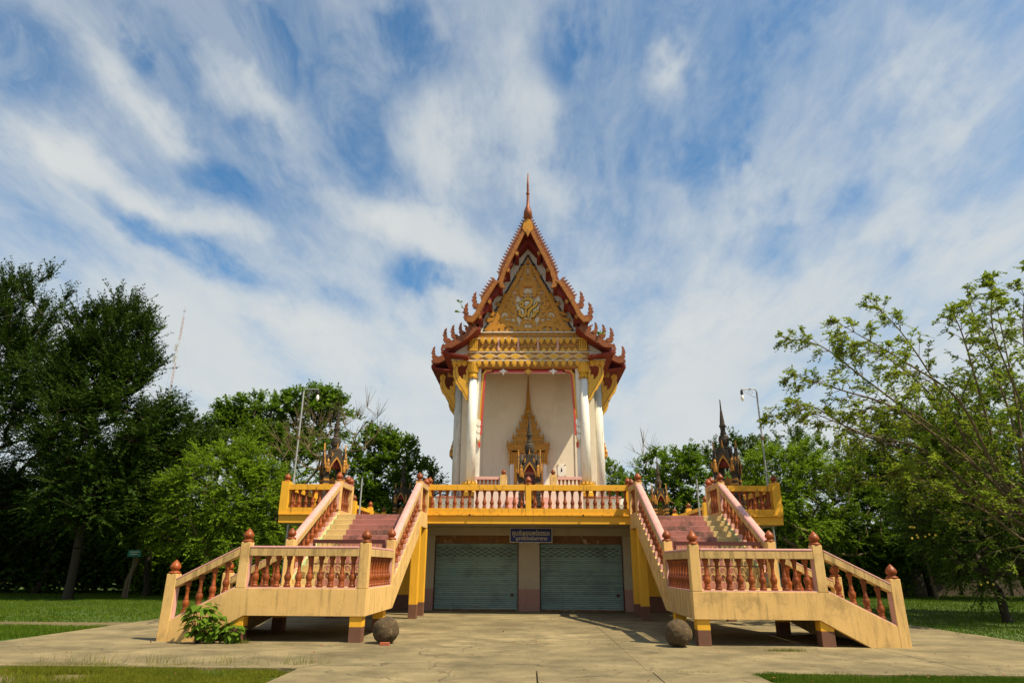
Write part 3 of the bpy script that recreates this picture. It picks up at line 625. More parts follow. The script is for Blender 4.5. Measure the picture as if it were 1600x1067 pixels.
for s in (-1, 1):
    column(s*2.92, 33.0, 5.56, 10.98, .245, .195, m_white, m_goldy)
    column(s*4.02, 36.75, 4.9, 11.55, .27, .22, m_whitegrey, m_goldy, base=False, capital=False)
    # flat piers that close the porch at its back corners, hall side walls
    a, b_ = sorted((s*3.42, s*3.80)); TP('pier', a, b_, 36.4, 36.75, 4.9, 12.0, m_whitewall)
    a, b_ = sorted((s*2.62, s*3.419)); TP('wall', a, b_, 36.55, 36.75, 4.9, 12.3, m_whitewall)
    a, b_ = sorted((s*4.29, s*4.05)); TP('wall', a, b_, 37.0, 57.5, 4.8, 12.2, m_white)
    a, b_ = sorted((s*3.79, s*4.3)); TP('wall', a, b_, 36.78, 36.99, 4.8, 12.0, m_white)
    # gilded window crowns on the flank
    for k in range(4):
        yy = 39.2+k*4.4; f = G(); x0, x1 = sorted((s*4.30, s*4.36)); f.box(x0, x1, yy-.6, yy+.6, 5.5, 7.6)
        wn_ = f.build('window', m_maroon, tmp_); q = G()
        for dy in (-.72, .60): x0, x1 = sorted((s*4.30, s*4.46)); q.box(x0, x1, yy+dy, yy+dy+.12, 5.4, 7.7)
        for j in range(5):
            w_ = .95-.17*j; x0, x1 = sorted((s*4.30, s*(4.66-.05*j))); q.box(x0, x1, yy-w_, yy+w_, 7.72+.3*j, 7.95+.3*j)
            for d in np.linspace(-w_, w_, 5): q.lathe([(.05,0),(.06,.05),(.0,.2)], (s*(4.60-.05*j), yy+d, 7.95+.3*j), 5)
        q.lathe([(.12,0),(.06,.5),(.01,1.1)], (s*4.42, yy, 9.2), 6); q.build('frame', m_gold, wn_)
# porch back wall with plaque
TP('back_wall', -2.618, 2.618, 36.6, 36.8, 4.9, 12.5, m_whitewall)
TP('porch_ceiling', -3.3, 3.3, 33.25, 36.59, 12.4, 12.5, m_red)
pq = TP('plaque', 1.63, 2.07, 36.57, 36.599, 6.33, 7.0, m_white)
g = G()
for sx in (1.65, 2.05):
    for sz in (6.36, 6.97): g.box(sx-.03, sx+.03, 36.555, 36.569, sz-.03, sz+.03)
g.add([(1.80,36.56,6.6),(1.90,36.56,6.6),(1.85,36.56,6.85)], [(0,1,2),(2,1,0)]); g.build('plaque_motif', m_golddark, pq)
# white inner jambs and the red and gold valance framing the opening
for s in (-1, 1):
    a, b_ = sorted((s*2.50, s*2.78)); TP('jamb', a, b_, 33.1, 33.35, 5.0, 11.55, m_white)
    path = [(s*1.9,11.40),(s*2.25,11.38),(s*2.36,11.2),(s*2.40,10.4),(s*2.46,9.2),(s*2.50,8.0),(s*2.56,7.4)]
    G().ribbon(path, [.06,.07,.075,.07,.07,.06,.03], 33.02, 33.09).build('valance_gold', m_goldy, tmp_)
    G().ribbon([(p[0]-s*.07, p[1]-.05) for p in path[:-1]], [.045]*6, 33.0, 33.06).build('valance_red', m_redtrim, tmp_)
    g = G()
    for zz_, w_ in ((8.55,.16),(8.2,.14),(7.85,.12)): g.prism([(s*2.58-w_,zz_+.05),(s*2.58-w_*.6,zz_+.28),(s*2.58+w_,zz_+.12),(s*2.58+w_*.7,zz_-.1),(s*2.58,zz_-.2)], 33.0, 33.08)
    g.build('valance_curl', m_white, tmp_)
    G().prism([(s*2.50-.06,7.6),(s*2.50+.06,7.6),(s*2.50+.04,7.3),(s*2.50-.05,7.35)], 33.0, 33.07).build('valance_tassel', m_redtrim, tmp_)
TP('valance_red', -1.95, 1.95, 33.0, 33.05, 11.30, 11.40, m_redtrim); TP('valance_pink', -1.95, 1.95, 33.01, 33.05, 11.25, 11.298, m_pinkpaint)
for xx, mt in ((-1.32, m_white), (0, m_goldy), (1.32, m_white)):
    G().prism([(xx-.24,11.36),(xx-.07,11.42),(xx,11.50),(xx+.07,11.42),(xx+.24,11.36),(xx+.07,11.30),(xx,11.14),(xx-.07,11.30)], 32.95, 32.998).build('valance_star', mt, tmp_)
# porch parapet with clay balusters
for s in (-1, 1):
    a, b_ = sorted((s*1.42, s*2.62)); TP('parapet_rail', a, b_, 32.28, 32.44, 5.62, 5.76, m_pinkpaint)
    post(tmp_, s*1.22, 32.36, 5.022, 5.83, .33, m_stucco)
    for i in range(6): baluster(tmp_, s*(1.52+i*.19), 32.36, 5.022, .60)

# ---- entablature
TP('entablature', -3.22, 3.22, 32.86, 33.25, 11.56, 13.50, m_golddark)
TP('side_beam', -4.06, -3.225, 32.9, 33.2, 11.72, 12.34, m_gold); TP('side_beam', 3.225, 4.06, 32.9, 33.2, 11.72, 12.34, m_gold)
for zz_ in (11.90, 12.38, 13.14, 13.50): TP('moulding', -3.24, 3.24, 32.80, 32.858, zz_-.025, zz_+.025, m_white)
for s in (-1, 1):
    for zz_ in (11.95, 12.30): a, b_ = sorted((s*3.24, s*4.10)); TP('moulding', a, b_, 32.84, 32.898, zz_-.025, zz_+.025, m_white)
    a, b_ = sorted((s*2.68, s*3.14)); g = G()
    for k in range(5): x0 = a+.03+k*.088; g.box(x0, x0+.06, 32.74, 32.80, 12.52, 13.06)
    g.box(a, b_, 32.72, 32.80, 13.062, 13.13); g.box(a, b_, 32.72, 32.80, 12.43, 12.518); g.build('pilaster', m_goldy, tmp_)
petal = G().prism([(-.10,.30),(-.135,.20),(-.13,.12),(-.07,.02),(0,-.05),(.07,.02),(.13,.12),(.135,.20),(.10,.30)], -.06, 0).prism([(-.08,.26),(-.09,.14),(0,.03),(.09,.14),(.08,.26)], -.10, -.061).mesh('petal', m_goldy)
for i in range(15):
    link('petal', petal, tmp_, (-2.62+i*.374, 32.83, 11.60)); link('petal', petal, tmp_, (-2.45+i*.35, 32.80, 12.85))
for s in (-1,1):
    for i in range(3): link('petal', petal, tmp_, (s*(3.38+i*.26), 32.86, 11.62))
upp = G().prism([(-.14,0),(-.11,.07),(0,.22),(.11,.07),(.14,0)], -.05, 0).mesh('petal', m_goldy)
for i in range(16): link('petal', upp, tmp_, (-2.5+i*.333, 32.84, 12.41))
dia = G().prism([(-.30,0),(0,.16),(.30,0),(0,-.16)], -.045, 0).mesh('rosette', m_goldy)
diw = G().prism([(-.36,0),(0,.20),(.36,0),(0,-.20)], -.02, 0).mesh('rosette_edge', m_white)
for i in range(9):
    o = link('rosette', dia, tmp_, (-2.72+i*.68, 32.845, 12.14)); link('rosette_edge', diw, o, (-2.72+i*.68, 32.855, 12.14))
for i in range(5):
    xx = -2.1+i*1.05
    if i < 5: G().box(xx-.38, xx+.38, 32.83, 32.858, 12.62, 12.86).build('frieze_panel', m_golddark, tmp_)
for i in range(6):
    xx = -2.625+i*1.05
    if abs(xx) < 2.6: G().box(xx-.05,xx+.05,32.78,32.857,12.44,13.1).build('frieze_post', m_pinkpaint, tmp_); 

# ---- pediment: white triangle, black outline, gilded scrolls and a round emblem
AP = 18.55
G().prism([(-2.86,13.53),(2.86,13.53),(0,19.3)], 33.1, 33.35).build('pediment', m_white, tmp_)
G().prism([(-2.36,13.55),(2.36,13.55),(0,17.95)], 33.04, 33.099).build('pediment_field', m_whitewall, tmp_)
for s in (-1, 1): G().ribbon([(s*2.50,13.52),(0,18.2)], .035, 33.0, 33.06).build('pediment_border', m_black, tmp_)
G().box(-.42,.42,33.0,33.03,17.58,17.63).build('pediment_border', m_black, tmp_)
def spiral(cx, cz, r, turns, start, s=1, w=.11, n=16, taper=.3):
    p = []; ww = []
    for i in range(n):
        t = i/(n-1); a = start+s*turns*2*PI*t; rr = r*(1-.88*t)
        p.append((cx+rr*math.cos(a), cz+rr*math.sin(a))); ww.append(w*(1-t*(1-taper)))
    return p, ww
SK = [0]
def ky():
    SK[0] += 1; return .0011*(SK[0] % 60)
def scroll(cx, cz, r, turns, start, s, w):
    """one gilded curl with flame leaves on its outer edge"""
    g = G(); p, ww = spiral(cx, cz, r, turns, start, s, w); dy = ky(); g.ribbon(p, ww, 32.97-dy, 33.035-dy*.3)
    for i in range(0, 11, 2):
        a = math.atan2(p[i][1]-cz, p[i][0]-cx); R = math.hypot(p[i][0]-cx, p[i][1]-cz)+ww[i]*.7; d = s*.55
        b0 = (cx+R*math.cos(a-.28), cz+R*math.sin(a-.28)); b1 = (cx+R*math.cos(a+.28), cz+R*math.sin(a+.28)); tp = (cx+(R+.17)*math.cos(a+d*.6), cz+(R+.17)*math.sin(a+d*.6))
        g.prism([b0, b1, tp], 32.985-dy-.0006*i, 33.028-dy*.3)
    g.build('relief_scroll', m_gold, tmp_)
for s in (-1, 1):
    f = 1 if s > 0 else -1
    def sc_(x_, z_, r_, t_, st, w_): scroll(s*x_, z_, r_, t_, st if s > 0 else PI-st, f, w_)
    sc_(1.22, 14.55, .46, 1.35, -2.2, .13); sc_(1.95, 14.02, .32, 1.2, .6, .11); sc_(.62, 14.02, .34, 1.2, 2.6, .10)
    sc_(1.02, 15.55, .36, 1.3, -1.6, .12); sc_(.66, 16.25, .28, 1.3, 2.2, .10); sc_(.36, 16.95, .25, 1.2, -1.2, .09); sc_(1.55, 14.95, .25, 1.0, 1.0, .10)
    sc_(.82, 14.55, .22, 1.1, 1.2, .09); sc_(.78, 15.25, .22, 1.1, -2, .09); sc_(.42, 15.72, .2, 1.0, 0, .09); sc_(.25, 14.18, .2, 1, 1, .09); sc_(1.5, 14.1, .22, 1, 2, .10); sc_(.3, 16.3, .16, 1, 1, .08); sc_(.15, 16.75, .14, 1, 1, .07)
    sc_(.28, 17.40, .17, 1.0, 2, .07); sc_(1.75, 14.5, .22, 1.0, 0, .09); sc_(.95, 15.05, .2, 1, 3, .08)
    G().ribbon([(s*.12,17.55),(s*.14,16.9),(s*.34,16.4),(s*.38,15.9),(s*.30,15.6)], [.05,.07,.12,.13,.09], 32.90-.004*s, 33.036).build('relief_stem', m_gold, tmp_)
    G().ribbon([(s*2.30,13.62),(s*1.8,14.05),(s*1.52,14.75),(s*1.30,15.3),(s*.95,15.95),(s*.55,16.75),(s*.22,17.5)], [.10,.12,.13,.13,.12,.10,.05], 32.895-.004*s, 33.033).build('relief_stem', m_gold, tmp_)
    G().ribbon([(s*.1,13.7),(s*.5,13.75),(s*.95,14.0),(s*1.6,13.85),(s*2.2,13.65)], [.08,.11,.12,.12,.08], 32.885-.004*s, 33.031).build('relief_stem', m_gold, tmp_)
G().prism([(-.36,16.35),(-.3,16.55),(0,16.62),(.3,16.55),(.36,16.35),(.25,16.2),(-.25,16.2)], 32.87, 33.03).build('relief_crown', m_gold, tmp_)
G().prism([(-.13,15.62),(0,15.95),(.13,15.62),(0,15.52)], 32.95, 33.04).build('relief_bud', m_gold, tmp_)
G().prism([(-.16,17.62),(.16,17.62),(0,18.1)], 33.0, 33.04).build('relief_tip', m_gold, tmp_)
for i in range(13):
    xx = -2.1+i*.35; G().prism([(xx-.15,13.56),(xx-.1,13.74),(xx,13.86),(xx+.1,13.74),(xx+.15,13.56)], 32.865, 32.9).build('relief_leaf', m_gold, tmp_)
emb = G().lathe([(.60,-.02),(.60,.02)], n=28); 
emb.v = [(p[0], 32.955+p[2], 14.9+p[1]) for p in emb.v]
emb = emb.build('emblem', m_whitewall, tmp_)
def stroke(pts, w, wd=.035):
    G().ribbon([(p[0], 14.9+p[1]) for p in pts], [v+wd for v in w], 32.905, 32.93).build('emblem_outline', m_black, emb)
    G().ribbon([(p[0], 14.9+p[1]) for p in pts], w, 32.86, 32.904).build('emblem_letter', m_goldy, emb)
stroke([(-.40,.16),(-.46,.25),(-.40,.36),(-.28,.34),(-.26,.22),(-.33,.12),(-.44,.10)][::-1], [.05,.055,.06,.06,.055,.05,.03])
stroke([(-.30,.44),(-.12,.56),(.10,.55),(.22,.44),(.16,.26),(.05,.12),(-.10,.04),(-.32,.05)], [.03,.06,.075,.08,.075,.07,.06,.03])
stroke([(.44,.40),(.50,.28),(.38,.14),(.20,.02),(.08,-.14),(.02,-.34),(.0,-.56)], [.03,.06,.07,.075,.08,.07,.03])
stroke([(-.56,-.06),(-.44,-.20),(-.46,-.36),(-.34,-.46),(-.16,-.42),(-.12,-.26),(-.14,-.08),(-.04,.0)], [.03,.07,.07,.075,.07,.06,.05,.03])
stroke([(.56,-.02),(.52,-.20),(.38,-.24),(.28,-.14),(.36,-.36),(.28,-.48),(.14,-.52)], [.03,.07,.07,.04,.075,.06,.03])

# ---- roofs: three stepped tiers with red undersides, gilded barge boards, crest leaves and flame finials
def roofplane(name, pts, y0, y1, mt, th=.16):
    """sloping slab following (x,z) points"""
    g = G(); n = len(pts); lo = [(p[0], p[1]-th) for p in pts]
    g.prism(pts+lo[::-1], y0, y1); return g.build(name, mt, tmp_)
def flame(h):
    """upturned naga finial seen from the front, serrated back, base at origin, leaning to -x"""
    pts = [(0,0),(-.28,.05),(-.36,.22),(-.30,.36),(-.40,.50),(-.33,.56),(-.37,.68),(-.29,.72),(-.31,.84),(-.23,.90),(-.16,1.0),(-.15,.88),(-.19,.76),(-.13,.66),(-.18,.55),(-.10,.46),(-.17,.36),(-.06,.32),(.10,.26),(.18,.12)]
    return [(a*h, b*h) for a, b in pts]
fin_me = {}
def naga(s, x, y, z, h, th=.14):
    if (s, round(h,2)) not in fin_me:
        g = G(); g.prism([(a*(-s if s > 0 else 1), b) for a, b in flame(h)], -th/2, th/2); fin_me[(s, round(h,2))] = g.mesh('naga_finial', m_rust)
    return link('naga_finial', fin_me[(s, round(h,2))], tmp_, (x, y, z))
leafp = [(-.09,-.06),(-.125,.14),(-.06,.24),(-.13,.40),(.03,.30),(.10,.14),(.085,-.06)]
leaf_me = {s: G().prism([(a*s, b) for a, b in leafp], -.05, .05).mesh('crest_leaf', m_rust) for s in (-1, 1)}
def crest(s, pts, y, step=.185):
    P = [Vector((p[0], 0, p[1])) for p in pts]; d = 0; i = 0
    segs = []; 
    for a, b in zip(P[:-1], P[1:]): segs.append((a, b, (b-a).length))
    tot = sum(q[2] for q in segs); k = int(tot/step)
    for j in range(k):
        t = (j+.5)*tot/k
        for a, b, ln in segs:
            if t <= ln: pos = a+(b-a)*(t/ln); dr = (b-a).normalized(); break
            t -= ln
        o = link('crest_leaf', leaf_me[-s], tmp_, (pos.x, y, pos.z)); 
        o.rotation_euler = (0, .35*s, 0)
YBF = 31.8
up_curve = [(0.0,19.66),(-.50,18.54),(-.98,17.5),(-1.30,16.75),(-1.46,16.2)]
lo_curve = [(-1.50,16.02),(-1.74,15.90),(-1.98,15.52),(-2.25,15.05),(-2.52,14.50),(-2.72,14.05),(-2.98,13.78),(-3.22,13.80)]
for s in (-1, 1):
    f = lambda q: [(-s*a if s > 0 else a, b) for a, b in q]
    fx = lambda a: -a if s > 0 else a
    # tier 1
    roofplane('roof', f([(0,19.72),(-1.62,16.1),(-3.15,13.75)]), YBF+.06, 36.2, [m_red])
    G().ribbon(f([(p[0]+.02, p[1]-.12) for p in up_curve]+[(-1.40,15.72),(-1.24,15.66)]), [.10,.10,.105,.11,.12,.11,.06], YBF-.09, YBF+.09).build('barge_board', m_goldold, tmp_)
    G().ribbon(f(lo_curve), [.05,.10,.11,.12,.12,.14,.15,.09], YBF-.11, YBF+.07).build('barge_board', m_goldold, tmp_)
    crest(s, f(up_curve), YBF); crest(s, f([(-1.72,16.0),(-2.10,15.42),(-2.40,14.85)]), YBF)
    naga(s, fx(-3.02), YBF, 13.72, 1.08); naga(s, fx(-2.60), YBF+.02, 14.42, 1.02)
    # stepped red soffit boards between the barge board and the gable wall
    st = [(0,19.45),(.0,18.95),(-.26,18.55),(-.30,18.0),(-.58,17.75),(-.62,17.1),(-.92,16.85),(-.98,16.2),(-1.34,16.0),(-1.40,15.35),(-1.86,15.05),(-1.92,14.45),(-2.36,14.1),(-2.42,13.7),(-3.0,13.68),(-2.55,14.4),(-1.9,15.6),(-1.5,16.1),(-.95,17.4),(-.5,18.4)]
    G().prism(f([(a-(.2 if -2.5 < a < -.1 else 0), b+.05) for a, b in st]), YBF+.2, 32.3).build('soffit', m_red, tmp_)
    # purlins under the eave with gilded ends
    for k, (px, pz) in enumerate([(-.50,17.95),(-.98,16.95),(-1.40,16.08),(-1.95,15.1),(-2.45,14.25)]):
        a, b_ = sorted((fx(px-.1)-.10, fx(px-.1)+.10)); o = TP('purlin', a, b_, YBF+.12, 33.1, pz-.36, pz+.02, m_red)
        G().lathe([(.08,0),(.12,.03),(.06,.08),(.0,.1)], (0,0,0), 8).build('purlin_end', m_golddark, None) if False else None
        px -= .1; g = G(); g.prism([(fx(px)-.11,pz-.22),(fx(px),pz-.08),(fx(px)+.11,pz-.22),(fx(px),pz-.36)], YBF+.05, YBF+.118); g.build('purlin_end', m_golddark, o)
    # tier 2
    roofplane('roof', f([(-2.55,13.62),(-3.4,12.95),(-4.42,12.30)]), YBF+.35, 36.6, [m_red], .2)
    G().ribbon(f([(-2.7,13.52),(-3.1,13.16),(-3.6,12.82),(-4.05,12.52),(-4.42,12.42)]), [.12,.16,.17,.17,.08], YBF+.2, YBF+.34).build('barge_board', m_rust, tmp_)
    naga(s, fx(-4.16), YBF+.27, 12.62, .86); naga(s, fx(-3.78), YBF+.27, 12.86, .80); naga(s, fx(-3.40), YBF+.27, 13.08, .70); crest(s, f([(-2.75,13.66),(-3.25,13.22)]), YBF+.27)
    roofplane('eave', f([(-3.15,11.98),(-4.50,12.22)]), YBF+.36, 36.5, [m_red], .08)
    G().box(*sorted((fx(-3.2),fx(-3.9))), 32.98, 36.5, 12.36, 12.9).build('eave_wall', m_whitewall, tmp_)
    # tier 3, the wider hall roof behind
    roofplane('roof', f([(-3.1,14.6),(-4.3,13.45),(-5.62,12.62)]), 35.9, 58, [m_red], .2)
    G().ribbon(f([(-3.5,14.0),(-4.1,13.5),(-4.7,13.12),(-5.25,12.82),(-5.6,12.76)]), [.12,.17,.18,.17,.08], 35.72, 35.88).build('barge_board', m_rust, tmp_)
    naga(s, fx(-5.30), 35.8, 12.86, .86); naga(s, fx(-4.82), 35.8, 13.14, .74); crest(s, f([(-3.4,14.2),(-4.5,13.4)]), 35.8)
    for yy in np.arange(38, 57, 3.2): naga(s, fx(-5.45), float(yy), 12.7, .5)
    roofplane('roof', f([(0,21.0),(-1.7,17.2),(-3.25,14.75)]), 35.9, 58, [m_tile])
    roofplane('eave', f([(-4.0,12.25),(-5.6,12.52)]), 35.95, 58, [m_red], .08)
    TP('side_beam', *sorted((fx(-3.8),fx(-4.7))), 36.3, 36.5, 12.02, 12.35, m_golddark)
    # carved brackets carrying the eaves
    def bracket(x0, y, zb, zt, reach, th):
        h = zt-zb
        pr = [(0,0),(-.02,.20),(.04,.34),(.10,.44),(.26,.50),(.46,.54),(.60,.62),(.68,.72),(.70,.84),(.62,.92),(.78,1.0),(.96,.97),(1.0,.86),(.93,.80),(.99,.72),(.95,.58),(.84,.44),(.66,.34),(.55,.24),(.40,.20),(.30,.10),(.14,-.02),(.02,-.06)]
        pr2 = [(.0,.40),(.14,.44),(.34,.52),(.36,.62),(.24,.66),(.20,.60),(.15,.66),(.20,.74),(.10,.84),(.02,.66)]
        o = G().prism([(fx(-(x0+a*reach)), zb+b*h) for a, b in pr], y-th, y+th).build('bracket', m_goldy, tmp_, bevel=.012)
        G().prism([(fx(-(x0+a*reach)), zb+b*h) for a, b in pr2], y-th*.8, y+th*.8).build('bracket_curl', m_goldy, o, bevel=.01)
        G().ribbon([(fx(-(x0+a*reach)), zb+b*h) for a, b in ((.05,.02),(.3,.22),(.6,.42),(.82,.6),(.85,.8),(.76,.9))], .016, y-th-.012, y-th-.002).build('bracket_line', m_golddark, o)
    bracket(3.14, 33.0, 9.85, 11.9, .86, .09); bracket(4.26, 36.8, 10.3, 12.3, .95, .09)
    for yy in (41.4, 45.8, 50.2): bracket(4.30, yy, 10.3, 12.3, .95, .09)
# apex: gilded socket and the slender spire
G().prism([(-.22,19.55),(-.30,19.15),(0,18.75),(.30,19.15),(.22,19.55),(0,19.85)], YBF-.12, YBF+.1).build('apex_plate', m_gold, tmp_)
G().prism([(-.66,17.95),(-.40,18.1),(0,18.6),(.40,18.1),(.66,17.95),(0,19.4)], 32.32, 33.09).build('soffit', m_red, tmp_)
G().prism([(-.12,18.95),(0,18.6),(.12,18.95),(0,19.15)], YBF-.18, YBF-.12).build('apex_boss', m_golddark, tmp_)
ch = G()
path = [(0,YBF+.1,19.7),(.0,YBF-.02,19.95),(0,YBF-.1,20.2),(0,YBF-.05,20.62),(.01,YBF-.03,21.3),(.0,YBF-.1,21.9),(.015,YBF-.2,22.6)]
ch.tube(path, [.10,.245,.225,.085,.070,.058,.028], 10); ch.tube([(0,YBF-.03,21.36),(0,YBF-.03,21.44)], .10, 8)
ch.build('spire', m_rust, tmp_, smooth=True)
# little fig seedling rooted on the roof edge
seed = thing('roof_seedling', 'tiny green seedling growing from the left edge of the gable roof', 'plant', (-3.25, 31.7, 14.3))
G().tube([(-3.2,31.75,14.0),(-3.35,31.68,14.35),(-3.62,31.62,14.78)], .012, 5).tube([(-3.3,31.7,14.1),(-3.55,31.62,14.2),(-3.75,31.6,14.22)], .01, 5).build('stem', m_bark, seed)
lf1 = G().add([(0,0,0),(.09,.02,.07),(.2,.0,.02),(.10,-.03,-.07)], [(0,1,2,3)]).mesh('leaf', lf_bush)
for k, (a, b, c) in enumerate([(-3.62,14.78,0),(-3.66,14.8,1.8),(-3.6,14.82,3.6),(-3.5,14.6,5),(-3.76,14.22,.5),(-3.72,14.25,2.6),(-3.68,14.2,4.4),(-3.45,14.5,2)]):
    link('leaf', lf1, seed, (a, 31.62, b), c)
seed2 = thing('roof_seedling', 'small green weed tuft on the right lower roof edge', 'plant', (3.72, 31.9, 13.05))
for k in range(7): link('leaf', lf1, seed2, (3.66+.03*k, 31.9-.02*k, 13.1+.05*math.sin(k*2)), k*1.1)

# ---- door with a tiered crown on the porch wall
door = G(); door.box(-.52,.52,36.52,36.598,4.95,7.1); door = door.build('door', m_maroon, tmp_)
g = G()
for s in (-1, 1):
    a, b_ = sorted((s*.55, s*1.02)); g.box(a, b_, 36.36, 36.597, 5.4, 7.0, 1)
    a, b_ = sorted((s*.62, s*.80)); g.box(a, b_, 36.30, 36.358, 5.4, 7.0)
    a, b_ = sorted((s*.50, s*1.10)); g.box(a, b_, 36.26, 36.597, 4.92, 5.4); g.box(a, b_, 36.26, 36.597, 7.0, 7.06)
    for k in range(5): x0 = a+.02+k*.117; g.box(x0, x0+.085, 36.24, 36.597, 7.062, 7.62)
    g.box(a-.03, b_+.03, 36.2, 36.597, 7.622, 7.70)
g.build('door_post', [m_gold, m_white], door)
g = G()
T_ = [(1.15,7.72,8.02),(.84,8.10,8.42),(.63,8.50,8.82),(.47,8.88,9.2),(.33,9.26,9.56)]
for i, (w_, z0, z1) in enumerate(T_):
    dpt = .42-.06*i
    g.box(-w_, w_, 36.597-dpt, 36.597, z0, z1); g.box(-w_-.05, w_+.05, 36.55-dpt, 36.597, z1+.001, z1+.05); g.box(-w_*.82, w_*.82, 36.62-dpt, 36.597, z0-.12, z0-.001)
    nn = max(4, int(w_*2/.2))
    for k in range(nn+1):
        xx = -w_+2*w_*k/nn; hh = .22 if k % 2 == 0 else .14
        g.prism([(xx-.07,z1+.05),(xx+.07,z1+.05),(xx+.05,z1+.05+hh*.5),(xx,z1+.05+hh),(xx-.05,z1+.05+hh*.5)], 36.53-dpt, 36.58-dpt)
        g.prism([(xx-.05,z0+.06),(xx,z0+.2),(xx+.05,z0+.06)], 36.57-dpt, 36.60-dpt)
g.lathe([(.27,9.6),(.24,9.72),(.20,9.9),(.22,10.0),(.17,10.15),(.15,10.3)], (0,36.45,0), 10)
g.lathe([(.13,10.3),(.11,10.6),(.12,10.62),(.09,10.9),(.095,10.92),(.07,11.2),(.075,11.22),(.05,11.5),(.03,12.0),(.035,12.02),(.008,12.4)], (0,36.45,0), 8)
g.build('door_crown', m_oldgold, door)

# ------------------------------------------------------------------ STONE SHRINES (sema)
def shrine(x, y, zb, k, rz, label, gold=.5, wide=.78):
    root = thing('shrine', label, 'shrine', (x, y, zb), 'spired stone shrines round the temple'); root.rotation_euler = (0,0,rz); root.scale = (wide, wide, 1)
    mt = [m_stone, m_golddark, m_red]
    def b(name, g): 
        me = g.mesh(name, mt); o = bpy.data.objects.new(name, me); C.objects.link(o); o.parent = root; return o
    S = lambda v: v*k
    g = G(); g.box(-S(.78),S(.78),-S(.78),S(.78),0,S(.18)); g.box(-S(.70),S(.70),-S(.70),S(.70),S(.18)+.001,S(.42)); g.box(-S(.76),S(.76),-S(.76),S(.76),S(.42)+.001,S(.55)); g.box(-S(.64),S(.64),-S(.64),S(.64),S(.55)+.001,S(.72)); g.box(-S(.68),S(.68),-S(.68),S(.68),S(.72)+.001,S(.80)); b('plinth', g)
    for sx in (-1,1):
        for sy in (-1,1):
            g = G(); cx, cy = sx*S(.46), sy*S(.46)
            for r_, h0, h1 in ((.17,.80,.92),(.14,.921,1.9),(.18,1.901,2.0),(.15,2.001,2.12),(.19,2.121,2.2)):
                g.box(cx-S(r_),cx+S(r_),cy-S(r_),cy+S(r_),S(h0),S(h1))
            for h0 in (1.02,1.22,1.42,1.62): g.box(cx-S(.155),cx+S(.155),cy-S(.155),cy+S(.155),S(h0),S(h0+.09),1 if h0 > 1.3 else 0)
            b('pillar', g)
            q = G(); q.lathe([(S(.10),S(2.2)),(S(.13),S(2.3)),(S(.08),S(2.45)),(S(.09),S(2.5)),(S(.045),S(2.75)),(S(.008),S(3.1))], (cx,cy,0), 8, sq=0); b('corner_spike', q)
    # gables with pointed arches on the four faces
    for rot in range(4):
        q = G(); R = S(.62)
        outer = [(-.62,2.02),(-.66,2.22),(-.42,2.42),(-.22,2.72),(0,3.08),(.22,2.72),(.42,2.42),(.66,2.22),(.62,2.02)]
        inner = [(.32,1.92),(.28,2.2),(.15,2.42),(0,2.58),(-.15,2.42),(-.28,2.2),(-.32,1.92)]
        poly = outer+inner
        def arch(gq, po, pi_, y0, y1, mi):
            n_ = len(po)
            for i in range(n_-1):
                j0 = min(int(i*(len(pi_)-1)/(n_-1)+.5), len(pi_)-1); j1 = min(int((i+1)*(len(pi_)-1)/(n_-1)+.5), len(pi_)-1)
                pl = [po[i], po[i+1], pi_[j1]]+([pi_[j0]] if j0 != j1 else [])
                gq.prism([(S(a), S(c)) for a, c in pl], y0, y1, mi=mi)
        arch(q, outer, inner[::-1], -R-S(.04), -R+S(.12), 0)
        rim_o = [(-.36,1.95),(-.33,2.24),(-.18,2.5),(0,2.70),(.18,2.5),(.33,2.24),(.36,1.95)]
        arch(q, rim_o, inner[::-1], -R-S(.08), -R-S(.045), 1)
        for i in range(1, 8):
            if i == 4: continue
            a0, c0 = outer[i]; q.prism([(S(a0-.09),S(c0-.06)),(S(a0+.09),S(c0-.06)),(S(a0*1.12),S(c0+.20))], -R-S(.02), -R+S(.05), mi=1 if rnd.random() < gold else 0)
        q.prism([(S(-.06),S(3.0)),(S(.06),S(3.0)),(0,S(3.34))], -R-S(.03), -R+S(.05), mi=1)
        q.v = [(p[0]*math.cos(rot*PI/2)-p[1]*math.sin(rot*PI/2), p[0]*math.sin(rot*PI/2)+p[1]*math.cos(rot*PI/2), p[2]) for p in q.v]
        b('gable', q)
    g = G(); g.box(-S(.5),S(.5),-S(.5),S(.5),S(2.25),S(2.5),2); g.box(-S(.44),S(.44),-S(.44),S(.44),S(2.501),S(2.8)); g.box(-S(.34),S(.34),-S(.34),S(.34),S(2.801),S(3.05)); b('core_roof', g)
    g = G(); g.lathe([(S(.26),S(3.05)),(S(.19),S(3.10)),(S(.21),S(3.15)),(S(.19),S(3.18)),(S(.25),S(3.24)),(S(.285),S(3.36)),(S(.29),S(3.44)),(S(.27),S(3.50)),(S(.28),S(3.53)),(S(.22),S(3.60)),(S(.15),S(3.66)),(S(.18),S(3.70)),(S(.135),S(3.76)),(S(.13),S(3.86)),(S(.155),S(3.98)),(S(.19),S(4.01)),(S(.19),S(4.05)),(S(.13),S(4.09))], n=14); 
    q = b('bell', g)
    g = G(); pr = []; h0, r0 = 4.09, .135
    for i in range(8):
        pr += [(S(r0),S(h0)),(S(r0+.012),S(h0+.03)),(S(r0-.012),S(h0+.075))]; h0 += .078; r0 -= .0105
    pr += [(S(.05),S(h0)),(S(.028),S(h0+.42)),(S(.035),S(h0+.44)),(S(.006),S(h0+.52))]
    g.lathe(pr, n=10); b('spire', g)
    for sx in (-1,1): g = G(); g.lathe([(.09,0),(.11,.12),(.085,.3),(.07,.36),(.08,.42),(.03,.5)], (S(.46)*sx,-S(.66),S(2.0)), 8, mi=1); b('guardian', g)
